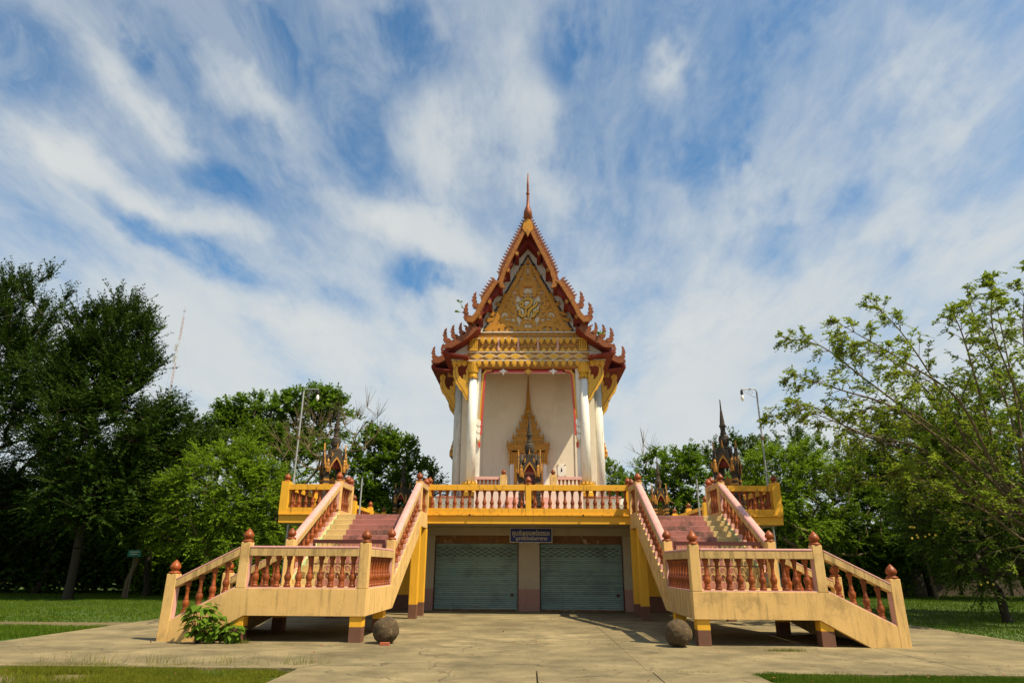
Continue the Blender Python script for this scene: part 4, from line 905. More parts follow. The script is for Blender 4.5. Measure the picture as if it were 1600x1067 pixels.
    g = G(); g.box(-S(.22),S(.22),-S(.10),S(.10),S(.801),S(1.0)); g.prism([(S(-.26),S(1.0)),(S(.26),S(1.0)),(S(.30),S(1.4)),(S(.2),S(1.66)),(0,S(1.86)),(S(-.2),S(1.66)),(S(-.3),S(1.4))], -S(.06), S(.06), mi=1); b('boundary_stone', g)
    return root
shrine(.05, 27.6, 3.28, .90, 0, 'dark spired stone shrine before the temple door, centred behind the balcony', .7, .84)
shrine(-7.80, 26.0, 3.28, .885, .5, 'dark spired shrine with gilt figures on the left yellow bay', .8)
shrine(7.82, 26.0, 3.28, .92, -.5, 'blackened spired shrine standing on the right yellow bay', .3)
shrine(-7.55, 39.5, 3.28, .90, 0, 'shadowed distant shrine left of the temple, seen past the left stairs', .2)
shrine(7.75, 39.5, 3.28, .90, 0, 'gilded distant shrine right of the temple, seen past the right stairs', 1.0)

# ------------------------------------------------------------------ LAMP POSTS, PIPES
def lamp(s, label):
    root = thing('street_lamp', label, 'street lamp', (s*9.13, 25.4, 3.2), 'street lamps at the terrace ends'); X0 = s*9.13
    G().tube([(X0,25.4,0.0),(X0,25.4,4.9)], .05, 10).tube([(X0,25.4,4.9),(X0,25.4,8.25)], .034, 10).build('pole', m_steel, root)
    G().tube([(X0,25.4,6.35),(X0,25.4,6.42)], .075, 10).build('collar', m_rustbox, root)
    path = [(X0,25.4,8.2),(X0-s*.015,25.4,8.31),(X0-s*.07,25.4,8.36),(X0-s*.60,25.4,8.36)]
    G().tube(path, .026, 8).build('arm', m_steel, root)
    g = G(); g.tube([(X0-s*(.04+.5*t), 25.4, 8.02+.30*t**1.6) for t in np.linspace(0,1,8)], .009, 5)
    g.tube([(X0-s*(.24+.11*math.cos(t)*(1-t/10)), 25.4, 8.22+.10*math.sin(t)*(1-t/10)) for t in np.linspace(0,8,20)], .008, 5); g.build('scroll', m_steel, root)
    G().lathe([(.025,.0),(.05,-.05),(.055,-.16),(.04,-.21)][::-1], (X0-s*.59,25.4,8.33), 10).build('holder', m_black, root)
    G().lathe([(.010,-.47),(.045,-.42),(.066,-.36),(.058,-.28),(.035,-.215)], (X0-s*.59,25.4,8.33), 12).build('bulb', m_lampwhite, root, smooth=True)
lamp(-1, 'pale steel lamp post with hanging white bulb beside the left yellow bay')
lamp(1, 'grey steel lamp post with hanging white bulb beside the right yellow bay')
for s, lb in ((-1,'thin grey upright pipe left of the temple behind the left stairs'), (1,'thin grey upright pipe right of the temple behind the right stairs')):
    px = thing('upright_pipe', lb, 'pipe', (s*7.75, 30.5, 3.28), 'thin pipes on the terrace'); G().tube([(s*7.75,30.5,3.28),(s*7.75,30.5,5.45)], .035, 8).build('pipe', m_steel, px); G().lathe([(.045,0),(.05,.05),(.03,.1)], (s*7.75,30.5,5.45), 8).build('cap', m_black, px)

# ------------------------------------------------------------------ STONE BALLS, BRICK
def ball(x, y, label, seed):
    n, mm = 40, 26; vs = []; fs = []; r = random.Random(seed); ph = [r.uniform(0,6) for _ in range(6)]
    for i in range(mm+1):
        th = PI*i/mm
        for k in range(n):
            a = 2*PI*k/n; R = .288*(1+.020*math.sin(3*a+ph[0]+2*th)+.017*math.sin(5*th+ph[1]+a)+.012*math.sin(9*a+ph[2])*math.sin(7*th+ph[3])+r.uniform(-.022,.022))
            vs.append((x+R*math.sin(th)*math.cos(a), y+R*math.sin(th)*math.sin(a), .262+.95*R*math.cos(th)))
    for i in range(mm):
        for k in range(n): fs.append((i*n+k, (i+1)*n+k, (i+1)*n+(k+1)%n, i*n+(k+1)%n))
    o = G().add(vs, fs).build('stone_ball', m_ball, None, smooth=True, org=(x,y,0)); tag(o, label, 'stone ball', 'old stone balls by the stairs')
ball(-3.12, 15.42, 'mossy brown stone ball with a brick wedged in front, by the left stairs', 1)
ball(3.22, 15.32, 'dark pitted stone ball beside the front pillar of the right stairs', 2)
tag(G().box(-3.15,-2.95,14.98,15.08,.0,.06).build('brick', m_brick, None, org=(-3.05,15.03,0), bevel=.006), 'small red brick lying before the left stone ball', 'brick')

# ------------------------------------------------------------------ BUSH at the left stairs
bush = thing('leafy_bush', 'low bush with broad heart shaped leaves against the left staircase', 'bush', (-6.95, 15.15, 0))
hl = [(0,0),(.05,-.012),(.085,.03),(.08,.085),(.045,.15),(0,.215)]
vs = [(a, b, .02*math.sin(b*12)-.25*a*a*8) for a, b in hl]+[(-a, b, .02*math.sin(b*12)-.25*a*a*8) for a, b in hl[1:-1]]
heart = G().add(vs, [(0,1,2,3,4,5),(0,5,9,8,7,6)]).mesh('leaf', lf_bush)
r_ = random.Random(5)
stems = G()
for cl, (bx, by, hgt, spread, cnt) in enumerate([(-7.12,15.14,.82,.34,110),(-6.45,15.2,.42,.23,50),(-6.8,15.16,.55,.26,45)]):
    for k in range(cnt):
        t = r_.uniform(.15,1); a = r_.uniform(PI*.95,2.05*PI) if r_.random() < .8 else r_.uniform(0,2*PI); rr = spread*(.35+.75*math.sin(t*PI*.85))*r_.uniform(.5,1)
        px, py, pz = bx+math.cos(a)*rr*1.1, min(by+math.sin(a)*rr*.6, 15.36), hgt*t*r_.uniform(.85,1.05)
        o = bpy.data.objects.new('leaf', heart); C.objects.link(o); o.parent = bush
        o.location = Vector((px,py,pz+.03))-WL(bush); sc = r_.uniform(.5,1.0)*(1.0 if cl == 0 else .95); o.scale = (sc,sc,sc)
        o.rotation_euler = (r_.uniform(-1.15,-.25), r_.uniform(-.35,.35), a+PI*1.5+r_.uniform(-.5,.5)+ (0 if math.sin(a) < 0 else .0))
        if k % 4 == 0: stems.tube([(bx+r_.uniform(-.05,.05),by,0),(bx*.5+px*.5,by*.5+py*.5,pz*.65),(px,py,pz+.03)], [.012,.008,.004], 5)
stems.build('stem', m_bark, bush)


# ------------------------------------------------------------------ TREES
def np_tubes(segs, n=5):
    """segs: list of (p0, p1, r0, r1) -> vertices and quads"""
    A = np.array([q[0] for q in segs], float); B = np.array([q[1] for q in segs], float); r0 = np.array([q[2] for q in segs]); r1 = np.array([q[3] for q in segs])
    t = B-A; ln = np.linalg.norm(t, axis=1, keepdims=True); t = t/np.maximum(ln, 1e-6)
    ref = np.where(np.abs(t[:,2:3]) > .9, np.array([[1.,0,0]]), np.array([[0,0,1.]])); u = np.cross(t, ref); u /= np.linalg.norm(u, axis=1, keepdims=True); w = np.cross(t, u)
    k = np.arange(n)*2*PI/n; ring = u[:,None,:]*np.cos(k)[None,:,None]+w[:,None,:]*np.sin(k)[None,:,None]
    V = np.concatenate([A[:,None,:]+ring*r0[:,None,None], B[:,None,:]+ring*r1[:,None,None]], 1)
    base = (np.arange(len(segs))*2*n)[:,None]; kk = np.arange(n)
    F = np.stack([base+kk, base+(kk+1)%n, base+n+(kk+1)%n, base+n+kk], -1).reshape(-1,4)
    return V.reshape(-1,3), F
def leaf_quads(P, D, Nrm, ln, wd):
    """rhombic leaves at P along D"""
    D = D/np.linalg.norm(D, axis=1, keepdims=True); S = np.cross(D, Nrm); S /= np.maximum(np.linalg.norm(S, axis=1, keepdims=True), 1e-6)
    ln = ln[:,None]; wd = wd[:,None]
    V = np.stack([P, P+D*ln*.45+S*wd, P+D*ln, P+D*ln*.45-S*wd], 1)
    return V.reshape(-1,3), np.arange(len(P)*4).reshape(-1,4)
def sprays(r, base, dirs, per, L0, n_leaf, lsize, lw, droop, spread):
    """leafy twigs at every base point: twig segments and leaves"""
    m_ = len(base); bb = np.repeat(base, per, 0); dd = np.repeat(dirs, per, 0)+r.normal(0, spread, (m_*per,3)); dd /= np.linalg.norm(dd, axis=1, keepdims=True)
    LL = L0*r.uniform(.55,1.25,m_*per)
    t = np.tile((np.arange(n_leaf)+.6)/n_leaf, (m_*per,1)); t = t+r.uniform(-.04,.04,t.shape)
    P = bb[:,None,:]+dd[:,None,:]*(LL[:,None]*t)[:,:,None]; P[:,:,2] -= droop*(LL[:,None]*t**2)
    tip = bb+dd*LL[:,None]; tip[:,2] -= droop*LL
    side = np.cross(dd, np.array([0,0,1.])); side /= np.maximum(np.linalg.norm(side, axis=1, keepdims=True), 1e-6)
    sgn = np.where(np.arange(n_leaf)%2 == 0, 1., -1.)[None,:,None]
    D = dd[:,None,:]*.7+side[:,None,:]*sgn*.9+r.normal(0,.35,P.shape); D[:,:,2] -= .15+droop*.3
    Nn = np.array([0,0,1.])+r.normal(0,.55,P.shape)
    k = P.shape[0]*P.shape[1]
    V, F = leaf_quads(P.reshape(-1,3), D.reshape(-1,3), Nn.reshape(-1,3), lsize*r.uniform(.6,1.3,k), lsize*lw*r.uniform(.7,1.2,k))
    return V, F, [(a, b, .010, .004) for a, b in zip(bb, tip)]
def tree(name, label, base, blobs, clumps, seed, leafm, bark, trunk_r=.2, per=6, L0=.8, n_leaf=12, lsize=.17, lw=.28, droop=.15, up=.35, spread=.5, fork=.35, lean=(0,0), cat='tree', group='trees around the temple yard', twigs=True, depth=1.0, shell=.5, leafless=0.0):
    r = np.random.default_rng(seed); root = thing(name, label, cat, (base[0], base[1], -.05), group); trunk_r *= .8
    Y = base[1]
    vol = np.array([b[2]*b[3] for b in blobs]); cnt = np.maximum(3, (clumps*vol/vol.sum())).astype(int)
    pts = []
    for (cx, cz, rx, rz), c in zip(blobs, cnt):
        d = r.normal(0,1,(c,3)); d /= np.linalg.norm(d, axis=1, keepdims=True); q = r.uniform(shell**3,1,c)**(1/3)
        q *= 1+.12*np.sin(d[:,0]*5+seed)*np.sin(d[:,2]*4+1)
        p = np.stack([cx+d[:,0]*q*rx, Y+d[:,1]*q*min(rx,rz*1.3)*depth, cz+d[:,2]*q*rz], 1); pts.append(p)
    pts = np.concatenate(pts); pts[:,2] = np.maximum(pts[:,2], .35)
    top = np.array([np.average([b[0] for b in blobs], weights=vol), Y, np.average([b[1] for b in blobs], weights=vol)])
    b0 = np.array([base[0], Y, -.05]); fz = b0+(top-b0)*np.array([.45,1,fork]); fz[0] += lean[0]
    nodes = [b0]; par = [-1]
    for i in range(1, 5):
        t = i/4; p = b0+(fz-b0)*t; p[:2] += r.normal(0,.05,2)*(fz[2])*.3; nodes.append(p); par.append(i-1)
    order = np.argsort(np.linalg.norm(pts-fz, axis=1)); ends = []
    NP_ = np.array(nodes); 
    for i in order:
        p = pts[i]; ND = np.array(nodes[2:]); d = np.linalg.norm(ND-p, axis=1)+np.maximum(0, ND[:,2]-p[2])*1.2+.25*np.linalg.norm(ND-fz, axis=1)*.4
        j = int(np.argmin(d))+2; a = np.array(nodes[j]); k = max(1, min(4, int(np.linalg.norm(p-a)/.9))); prev = j
        for q in range(1, k+1):
            t = q/k; w_ = a+(p-a)*t; w_[2] += .12*np.linalg.norm(p-a)*math.sin(PI*t)*(.5 if p[2] > a[2] else -.3)
            if q < k: w_ += r.normal(0,.06,3)*np.linalg.norm(p-a)*.5
            nodes.append(w_); par.append(prev); prev = len(nodes)-1
        ends.append(prev)
    n = len(nodes); load = np.zeros(n)
    for e in ends: load[e] += 1
    for i in range(n-1, 0, -1): load[par[i]] += load[i]
    rad = trunk_r*(np.maximum(load,.4)/load[0])**.46; rad = np.maximum(rad, .010); rad[0] *= 1.25
    segs = [(nodes[par[i]], nodes[i], rad[par[i]] if par[i] < 5 else min(rad[par[i]], rad[i]*1.5), rad[i]) for i in range(1, n)]
    E_ = np.array([nodes[e] for e in ends]); out_ = E_-np.array([nodes[par[e]] for e in ends]); out_ /= np.maximum(np.linalg.norm(out_, axis=1, keepdims=True), 1e-6)
    rel = (E_-top); rel /= np.maximum(np.linalg.norm(rel, axis=1, keepdims=True), 1e-6)
    dirs = out_*.5+rel*.7; dirs[:,2] += up
    if leafless: keep = r.uniform(0,1,len(E_)) > leafless
    else: keep = np.ones(len(E_), bool)
    V, F, tw = sprays(r, E_[keep], dirs[keep], per, L0, n_leaf, lsize, lw, droop, spread)
    if leafless:
        _, _, tw2 = sprays(r, E_, dirs, 4, 1.1, 2, .1, .1, 0, .45); tw = tw+[(a, b, .014, .005) for a, b, _, _ in tw2]
    TV, TF = np_tubes(segs, 7); mi = np.zeros(len(TF), int)
    if twigs and tw:
        V2, F2 = np_tubes(tw, 3); TF = np.concatenate([TF, F2+len(TV)]); TV = np.concatenate([TV, V2]); mi = np.concatenate([mi, np.full(len(F2), 0 if leafless else 1)])
    o3 = np.array(WL(root))
    link('trunk', np_mesh('trunk', TV-o3, TF, [bark, m_twig], mi, smooth=True), root, root.location)
    link('crown', np_mesh('crown', V-o3, F, [leafm]), root, root.location)
    return root
def rep(root, loc, sc, rz, label):
    c = root.copy(); C.objects.link(c); c.location = loc; c.scale = (sc[0], sc[0], sc[1]); c.rotation_euler = (0,0,rz); c['label'] = label
    for ch in root.children:
        k = ch.copy(); C.objects.link(k); k.parent = c
    return c
FE = dict(per=11, L0=1.35, n_leaf=24, lsize=.16, lw=.26, up=.6, spread=.5, droop=.05)       # feathery sprays
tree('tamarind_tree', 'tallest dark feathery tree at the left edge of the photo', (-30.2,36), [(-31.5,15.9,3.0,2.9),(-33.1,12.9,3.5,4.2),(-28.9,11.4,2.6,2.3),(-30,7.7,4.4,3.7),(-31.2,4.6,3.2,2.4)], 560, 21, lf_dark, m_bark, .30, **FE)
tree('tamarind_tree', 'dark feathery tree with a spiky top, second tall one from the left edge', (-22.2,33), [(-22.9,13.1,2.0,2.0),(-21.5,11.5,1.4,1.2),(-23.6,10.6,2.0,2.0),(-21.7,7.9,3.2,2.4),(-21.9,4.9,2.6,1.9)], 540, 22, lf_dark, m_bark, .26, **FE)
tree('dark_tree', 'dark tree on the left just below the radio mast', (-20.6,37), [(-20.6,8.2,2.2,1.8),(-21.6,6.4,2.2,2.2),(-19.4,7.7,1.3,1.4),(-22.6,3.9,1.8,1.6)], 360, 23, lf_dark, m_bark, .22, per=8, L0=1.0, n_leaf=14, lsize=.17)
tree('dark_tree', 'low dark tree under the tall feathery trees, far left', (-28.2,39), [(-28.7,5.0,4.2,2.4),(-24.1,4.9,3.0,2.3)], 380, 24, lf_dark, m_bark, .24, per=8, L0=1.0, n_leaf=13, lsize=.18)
tree('feathery_tree', 'bright green bushy feathery tree standing left of the left staircase', (-15.6,34), [(-16.1,5.1,2.5,2.3),(-17.6,4.1,2.0,1.9),(-14.0,4.5,1.7,2.4),(-14.6,2.6,2.0,1.4),(-15.2,6.6,1.4,1.2)], 420, 25, lf_light, m_bark_pale, .17, per=9, L0=.95, n_leaf=17, lsize=.14, lw=.24, up=.2, droop=.25)
tree('slim_tree', 'slim leaning tree with a bare pale trunk and a small teal sign', (-20.6,35), [(-19.4,4.6,1.5,1.5),(-19.2,6.9,.9,1.5),(-20.4,3.2,1.3,1.2)], 95, 26, lf_mid, m_bark_pale, .16, per=6, L0=.8, n_leaf=12, lsize=.15, fork=.75)
tree('rain_tree', 'broad flat topped tree behind the left lamp post', (-19.4,52), [(-20.9,13.6,5.0,1.15),(-24.2,12.6,2.4,1.1),(-16.9,13.7,2.2,1.2),(-20.6,11.4,5.2,1.3),(-18.2,14.6,2.0,.7)], 330, 27, lf_rain, m_bark, .40, per=8, L0=1.0, n_leaf=11, lsize=.26, lw=.33, fork=.62, shell=.3, up=.5)
tree('bushy_tree', 'mid green tree filling the gap under the flat topped tree', (-18.8,46), [(-21.4,9.2,3.7,2.0),(-17.0,7.6,3.4,2.4),(-15.3,5.0,2.7,2.1),(-20,5,3,2.4)], 300, 28, lf_mid, m_bark, .25, per=8, L0=1.0, n_leaf=12, lsize=.22)
tree('bare_tree', 'nearly leafless pale tree behind the left shrine', (-12.2,38), [(-12.4,8.8,2.3,2.3),(-9.8,9.3,1.6,1.6),(-13.4,7.9,1.7,2.3)], 90, 29, lf_mid, m_bark_pale, .09, per=5, L0=.6, n_leaf=9, lsize=.15, leafless=.93, fork=.22, up=1.2, shell=.3)
G1 = tree('bushy_tree', 'rounded bushy tree right of the left shrine', (-9.6,42), [(-10.2,8.4,1.9,1.4),(-8.4,7.9,1.6,1.5),(-10.9,6.5,2.1,1.6),(-8.7,5.1,2.4,1.6),(-9.4,9.2,1.0,.7)], 260, 30, lf_rain, m_bark, .2, per=8, L0=.8, n_leaf=11, lsize=.22, lw=.33)
tree('bushy_tree', 'small tree with ragged top close to the left wall of the temple', (-7.6,47), [(-8.1,7.7,1.7,1.2),(-6.9,6.6,1.0,1.1),(-8.0,5.5,1.8,1.3)], 110, 31, lf_mid, m_bark, .15, per=7, L0=.8, n_leaf=10, lsize=.2)
tree('bushy_tree', 'small tree close to the right wall of the temple', (6.4,46), [(6.1,7.5,.9,1.0),(6.6,6.3,1.5,1.1),(6.1,5.1,1.7,1.3)], 110, 32, lf_rain, m_bark, .15, per=7, L0=.7, n_leaf=10, lsize=.19)
tree('bushy_tree', 'rounded green tree between the temple and the right shrine', (9.4,44), [(9.2,7.8,1.7,1.2),(10.6,8.5,1.1,.8),(8.2,6.2,2.1,1.2),(11.0,6.4,1.7,1.6),(8.9,4.6,2.5,1.6)], 270, 33, lf_rain, m_bark_pale, .18, per=8, L0=.75, n_leaf=11, lsize=.20, lw=.32)
tree('bare_tree', 'thin leafless sapling top right of the temple', (7.9,45), [(7.9,8.5,.9,1.6)], 12, 34, lf_mid, m_bark_pale, .06, per=3, L0=.5, n_leaf=5, lsize=.12, leafless=.9, up=1.0)
tree('feathery_tree', 'light green feathery tree behind the right lamp post', (14.6,40), [(14.6,6.7,1.7,1.7),(16.6,7.1,1.7,1.7),(13.1,5.0,1.9,2.2),(15.4,4.6,2.2,1.8)], 300, 35, lf_light, m_bark_pale, .16, per=9, L0=.9, n_leaf=16, lsize=.15, lw=.25, droop=.25, up=.2)
tree('feathery_tree', 'mid green feathery tree right of the right yellow bay', (18.2,42), [(18.8,7.4,2.4,1.8),(16.4,3.3,2.7,1.9),(20.0,4.5,2.4,2.3)], 290, 36, lf_mid, m_bark_pale, .18, per=9, L0=.95, n_leaf=15, lsize=.16, lw=.25, droop=.2)
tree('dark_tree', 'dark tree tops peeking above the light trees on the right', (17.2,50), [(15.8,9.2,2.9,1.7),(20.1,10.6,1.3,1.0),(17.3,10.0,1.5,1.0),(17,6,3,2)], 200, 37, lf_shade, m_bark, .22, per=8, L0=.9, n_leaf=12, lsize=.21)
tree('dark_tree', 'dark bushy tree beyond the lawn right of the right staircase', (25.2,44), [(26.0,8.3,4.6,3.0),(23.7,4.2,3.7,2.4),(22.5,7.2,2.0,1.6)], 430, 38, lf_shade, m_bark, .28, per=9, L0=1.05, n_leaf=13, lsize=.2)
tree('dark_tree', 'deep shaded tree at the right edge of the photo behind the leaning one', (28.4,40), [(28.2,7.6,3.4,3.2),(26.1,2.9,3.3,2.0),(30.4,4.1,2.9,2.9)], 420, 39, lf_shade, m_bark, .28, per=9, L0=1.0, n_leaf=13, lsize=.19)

# leaning tree at the right: long whippy branches reaching over the yard, leaves in small clusters towards the tips
def leaning_tree():
    r = np.random.default_rng(77); Y = 21.0; bx = 19.4
    root = thing('leaning_tree', 'big tree at the right with long whippy branches reaching over the yard', 'tree', (bx, Y, -.05), 'trees around the temple yard')
    hub = np.array([16.6, Y, 2.2]); segs = []
    tr = [np.array([bx,Y,-.1]), np.array([18.9,Y,.7]), np.array([17.8,Y,1.5]), hub]
    for a, b, ra, rb in zip(tr[:-1], tr[1:], (.26,.22,.18), (.22,.18,.15)): segs.append((a, b, ra, rb))
    limbs = [[(15.28,3.27),(14.57,5.25),(14.27,7.58),(13.69,9.85),(13.12,11.22)],[(14.69,4.05),(13.95,6.07),(12.31,8.24),(11.29,9.74),(10.29,10.29)],[(14.69,4.05),(13.42,6.5),(11.56,7.58),(9.49,8.52)],[(14.54,4.24),(12.4,6.5),(10.69,7.36),(9.35,7.98)],[(14.55,3.46),(12.76,5.24),(11.29,6.07),(10.02,7.14),(8.9,6.7)],[(14.51,3.27),(12.32,5.04),(10.37,5.44),(8.33,6.13)],[(15.67,3.27),(15.88,6.5),(15.83,8.92),(16.0,11.04)],[(15.86,3.27),(16.28,6.5),(16.62,8.69),(16.9,10.67)],[(15.28,4.05),(14.95,6.92),(14.77,8.92),(14.55,9.85)],[(15.19,2.89),(13.51,4.04),(12.0,4.43),(10.22,4.53)],[(15.05,2.33),(13.73,3.27),(12.28,3.84),(11.17,4.23)],[(16.25,3.28),(17.3,6.5),(18.34,9.6)],
             [(15.5,3.6),(14.2,6.0),(13.2,7.9),(12.2,9.0),(11.6,9.3)],[(15.4,3.4),(14.9,5.8),(14.0,8.4),(13.8,9.6)],[(16.0,3.4),(15.6,6.4),(15.3,8.6),(15.3,10.2)],[(15.2,3.2),(13.4,5.6),(12.2,6.6),(10.8,6.5)]]
    B = []; Dr = []; Ls = []
    for li, lm in enumerate(limbs):
        zoff = r.normal(0, 1.6); P = [np.array([hub[0],Y,hub[2]])]+[np.array([a, Y+zoff*(i+1)/len(lm)-.4*i*(li%3-1), b]) for i, (a, b) in enumerate(lm)]
        # smooth subdivision
        Q = []
        for i in range(len(P)-1):
            p0 = P[max(i-1,0)]; p1 = P[i]; p2 = P[i+1]; p3 = P[min(i+2,len(P)-1)]
            for t in np.linspace(0,1,5)[:-1]: Q.append(.5*((2*p1)+(-p0+p2)*t+(2*p0-5*p1+4*p2-p3)*t*t+(-p0+3*p1-3*p2+p3)*t**3))
        Q.append(P[-1]); n = len(Q); r0 = .052 if li < 9 else .04
        rr = [r0*(1-i/(n-1))**.8+.007 for i in range(n)]
        for i in range(n-1): segs.append((Q[i], Q[i+1], rr[i], rr[i+1]))
        for i in range(4, n):
            f = i/(n-1); k = 2 if f < .5 else 3
            for q in range(k):
                d = (Q[i]-Q[i-1]); d /= np.linalg.norm(d); sd_ = r.normal(0,1,3); sd_ -= d*sd_.dot(d); sd_ /= np.linalg.norm(sd_)
                ln = (1.9*(1-f)+.32)*r.uniform(.5,1.2); v = d*.75+sd_*.75; v /= np.linalg.norm(v); a = Q[i]; mid = a+v*ln*.5; e = a+v*ln+np.array([0,0,-.10*ln])
                segs.append((a, mid, .012, .008)); segs.append((mid, e, .008, .004))
                for t in ((.6,.8,1.0) if f > .35 else (.8,1.0)):
                    if r.uniform() < (.9 if f < .9 else .8): B.append(a+(e-a)*t); Dr.append(v+np.array([0,0,.1]))
    B = np.array(B); Dr = np.array(Dr)
    V, F, tw = sprays(r, B, Dr, 3, .30, 6, .105, .38, .4, .7)
    TV, TF = np_tubes(segs, 7); V2, F2 = np_tubes(tw, 3); TF = np.concatenate([TF, F2+len(TV)]); TV = np.concatenate([TV, V2]); o3 = np.array(WL(root))
    link('trunk', np_mesh('trunk', TV-o3, TF, [m_bark_pale], smooth=True), root, root.location)
    link('crown', np_mesh('crown', V-o3, F, [lf_branch]), root, root.location)
leaning_tree()
tree('dark_tree', 'dense leafy tree right behind the long whippy branches', (18.6,26), [(18.2,6.2,3.0,2.6),(16.6,4.0,2.3,2.0),(19.8,3.6,2.6,2.2),(16.2,5.4,1.5,1.5)], 400, 47, lf_mid, m_bark, .26, per=8, L0=.8, n_leaf=12, lsize=.15)

# small yellow flowering tree on the right lawn, feathery fronds in layers
ft = tree('flowering_tree', 'small feathery tree with yellow blossoms on the right lawn', (15.75,23.5), [(14.7,2.6,1.4,.75),(16.1,3.2,1.3,.9),(13.9,3.0,.8,.5),(15.3,1.5,1.1,.45),(16.9,2.5,1.2,.8),(13.5,3.6,.7,.4)], 120, 40, lf_shade, m_bark, .17, per=6, L0=.85, n_leaf=22, lsize=.13, lw=.17, droop=.18, up=.05, spread=.45, fork=.35, shell=.3)
fr = np.random.default_rng(3)
fm = G().lathe([(.008,0),(.03,.02),(.035,.045),(.02,.07)], (0,0,0), 6).mesh('blossom', m_flower)
for (a, b) in [(14.05,3.14),(14.28,3.06),(14.43,2.98),(12.67,2.83),(13.36,2.61),(15.3,2.94),(15.71,3.81),(15.94,3.92),(14.67,1.1),(12.73,2.57)]:
    for q in range(3): link('blossom', fm, ft, (a+fr.normal(0,.10), 22.55+fr.normal(0,.08), b+fr.normal(0,.04)))

# distant wood: reads as one mass, closes the horizon
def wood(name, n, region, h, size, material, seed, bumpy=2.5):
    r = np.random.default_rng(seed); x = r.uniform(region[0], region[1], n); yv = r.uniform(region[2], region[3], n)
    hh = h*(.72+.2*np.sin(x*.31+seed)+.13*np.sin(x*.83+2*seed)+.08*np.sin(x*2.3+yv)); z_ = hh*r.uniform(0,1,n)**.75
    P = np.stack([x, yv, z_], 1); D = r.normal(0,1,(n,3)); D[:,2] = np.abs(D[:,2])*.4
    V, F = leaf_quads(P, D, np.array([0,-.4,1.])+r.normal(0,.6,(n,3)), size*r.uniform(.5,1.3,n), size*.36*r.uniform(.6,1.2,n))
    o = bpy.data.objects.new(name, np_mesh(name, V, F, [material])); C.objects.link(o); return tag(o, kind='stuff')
wood('distant_wood', 60000, (-75,75,62,70), 9.0, .7, lf_mid, 1)
wood('distant_wood', 26000, (-55,-12,50,55), 7.0, .5, lf_shade, 2)
wood('distant_wood', 26000, (11,55,52,57), 7.5, .5, lf_shade, 3)
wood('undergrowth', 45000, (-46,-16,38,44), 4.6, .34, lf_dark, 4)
wood('undergrowth', 20000, (-22,-12,37.5,40), 3.2, .26, lf_mid, 6)
wood('undergrowth', 16000, (12.5,24,43,45.5), 3.6, .26, lf_mid, 7)
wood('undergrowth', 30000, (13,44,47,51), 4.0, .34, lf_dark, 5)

# ------------------------------------------------------------------ FAR THINGS
MX = -119.0
mast = thing('radio_mast', 'tall red and white lattice radio mast rising behind the left trees', 'radio mast', (MX, 206, 0))
mh = 82.0; nsec = 10; hw = .30
for k in range(nsec):
    z0, z1 = mh*k/nsec, mh*(k+1)/nsec; g = G(); c = [(MX+hw*math.cos(a), 206+hw*math.sin(a)) for a in (.5, .5+2*PI/3, .5+4*PI/3)]
    for i in range(3):
        g.tube([(c[i][0],c[i][1],z0),(c[i][0],c[i][1],z1)], .075, 5)
        j = (i+1)%3; zz_ = z0; q = 0
        while zz_ < z1-.1:
            zn = min(z1, zz_+1.15); A_, B_ = (c[i], c[j]) if q % 2 == 0 else (c[j], c[i]); g.tube([(A_[0],A_[1],zz_),(B_[0],B_[1],zn)], .035, 4); zz_ = zn; q += 1
    g.build('section', m_mastred if k % 2 == 1 else m_mastwhite, mast)
G().tube([(MX,206,mh),(MX,206,mh+4)], .06, 5).box(MX-.5,MX+.5,205.9,206.1,mh+2.2,mh+2.4).build('aerial', m_steel, mast)
for zz_ in (66, 70): G().box(MX-.9,MX-.45,205.6,206.4,zz_,zz_+2.2).build('antenna', m_mastwhite, mast)
for zt in (78.0, 55.0):
    for a in (.2, 2.3, 4.4): G().tube([(MX,206,zt),(MX+24*math.cos(a),206+24*math.sin(a),0)], .02, 4).build('guy_wire', m_steel, mast)

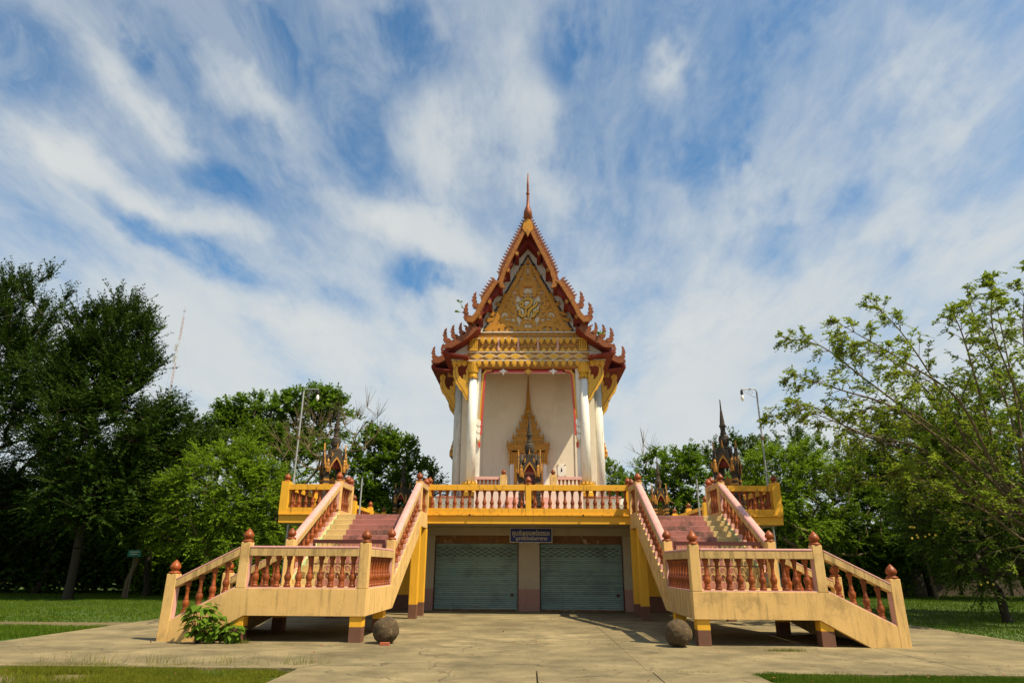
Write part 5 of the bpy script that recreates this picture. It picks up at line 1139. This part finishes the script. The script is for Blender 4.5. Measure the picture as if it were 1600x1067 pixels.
wl = thing('boundary_wall', 'old dark boundary wall beyond the right lawn', 'wall', (26, 46, 0))
g = G(); g.box(12,48,45.9,46.1,-.05,1.5); g.build('wall', m_oldwall, wl)
g = G(); g.box(12,48,45.84,46.16,1.502,1.6); g.build('coping', m_oldwall, wl)
for i in range(12): G().box(12.2+i*3.2,12.5+i*3.2,45.8,45.898,-.05,1.498).build('pier', m_oldwall, wl)
tp = thing('utility_pole', 'thin concrete utility pole among the dark right trees', 'utility pole', (23.4, 40.5, 0))
G().tube([(23.4,40.5,0),(22.9,40.5,5.2)], [.11,.075], 8).build('pole', m_bark_pale, tp)
for zz_ in (4.5, 4.85): G().tube([(23.0+0*zz_,40.5,zz_)]+[(23.0-8*t,40.5+6*t,zz_-1.0*math.sin(PI*t)*.8-.9*t) for t in np.linspace(.1,1,8)], .012, 4).build('wire', m_black, tp)
ts = thing('tree_sign', 'small teal name board on a post by the slim leaning tree', 'sign', (-20.3, 34.5, 0))
G().box(-20.55,-19.85,34.48,34.53,1.95,2.28).build('board', m_signgreen, ts); G().tube([(-20.2,34.54,-.05),(-20.2,34.54,2.2)], .03, 6).build('post', m_wood, ts)
G().box(-20.45,-19.95,34.465,34.478,2.16,2.20).build('lettering_line', m_signwhite, ts); G().box(-20.4,-20.0,34.465,34.478,2.05,2.09).build('lettering_line', m_signwhite, ts)
bn = thing('park_bench', 'weathered bench under the tall dark trees at the far left', 'bench', (-30.5, 37.0, 0))
for k in range(3): G().box(-31.6,-29.4,36.7+k*.16,36.84+k*.16,.45,.50).build('seat_board', m_wood, bn)
for k in range(2): G().box(-31.6,-29.4,37.25+.04*k,37.29+.04*k,.62+.2*k,.78+.2*k).build('back_board', m_wood, bn)
for xx in (-31.4,-29.6):
    G().box(xx-.05,xx+.05,36.72,36.8,-.05,.448).build('leg', m_wood, bn); G().box(xx-.05,xx+.05,37.3,37.38,-.05,1.0).build('leg', m_wood, bn)
# a few litter leaves on the yard
lm_ = G().add([(0,0,0),(.05,.03,.012),(.11,0,.004),(.05,-.03,.012)], [(0,1,2,3)]).mesh('fallen_leaf', m_rust)
LV = []; LF = []
lr = np.random.default_rng(9); n = 420; px = lr.uniform(-11,11,n); py = lr.uniform(10.6,22,n); k = (np.abs(px) < 3.5) | (py < 15.2); px, py = px[k], py[k]; n = len(px)
D = lr.normal(0,1,(n,3)); D[:,2] = .05
V, F = leaf_quads(np.stack([px,py,np.full(n,.012)],1), D, np.array([0,0,1.])+lr.normal(0,.25,(n,3)), lr.uniform(.03,.075,n), lr.uniform(.008,.02,n))
V[:,2] = np.maximum(V[:,2], .008)
o = bpy.data.objects.new('fallen_leaves', np_mesh('fallen_leaves', V, F, [m_rust])); C.objects.link(o); tag(o, kind='stuff')
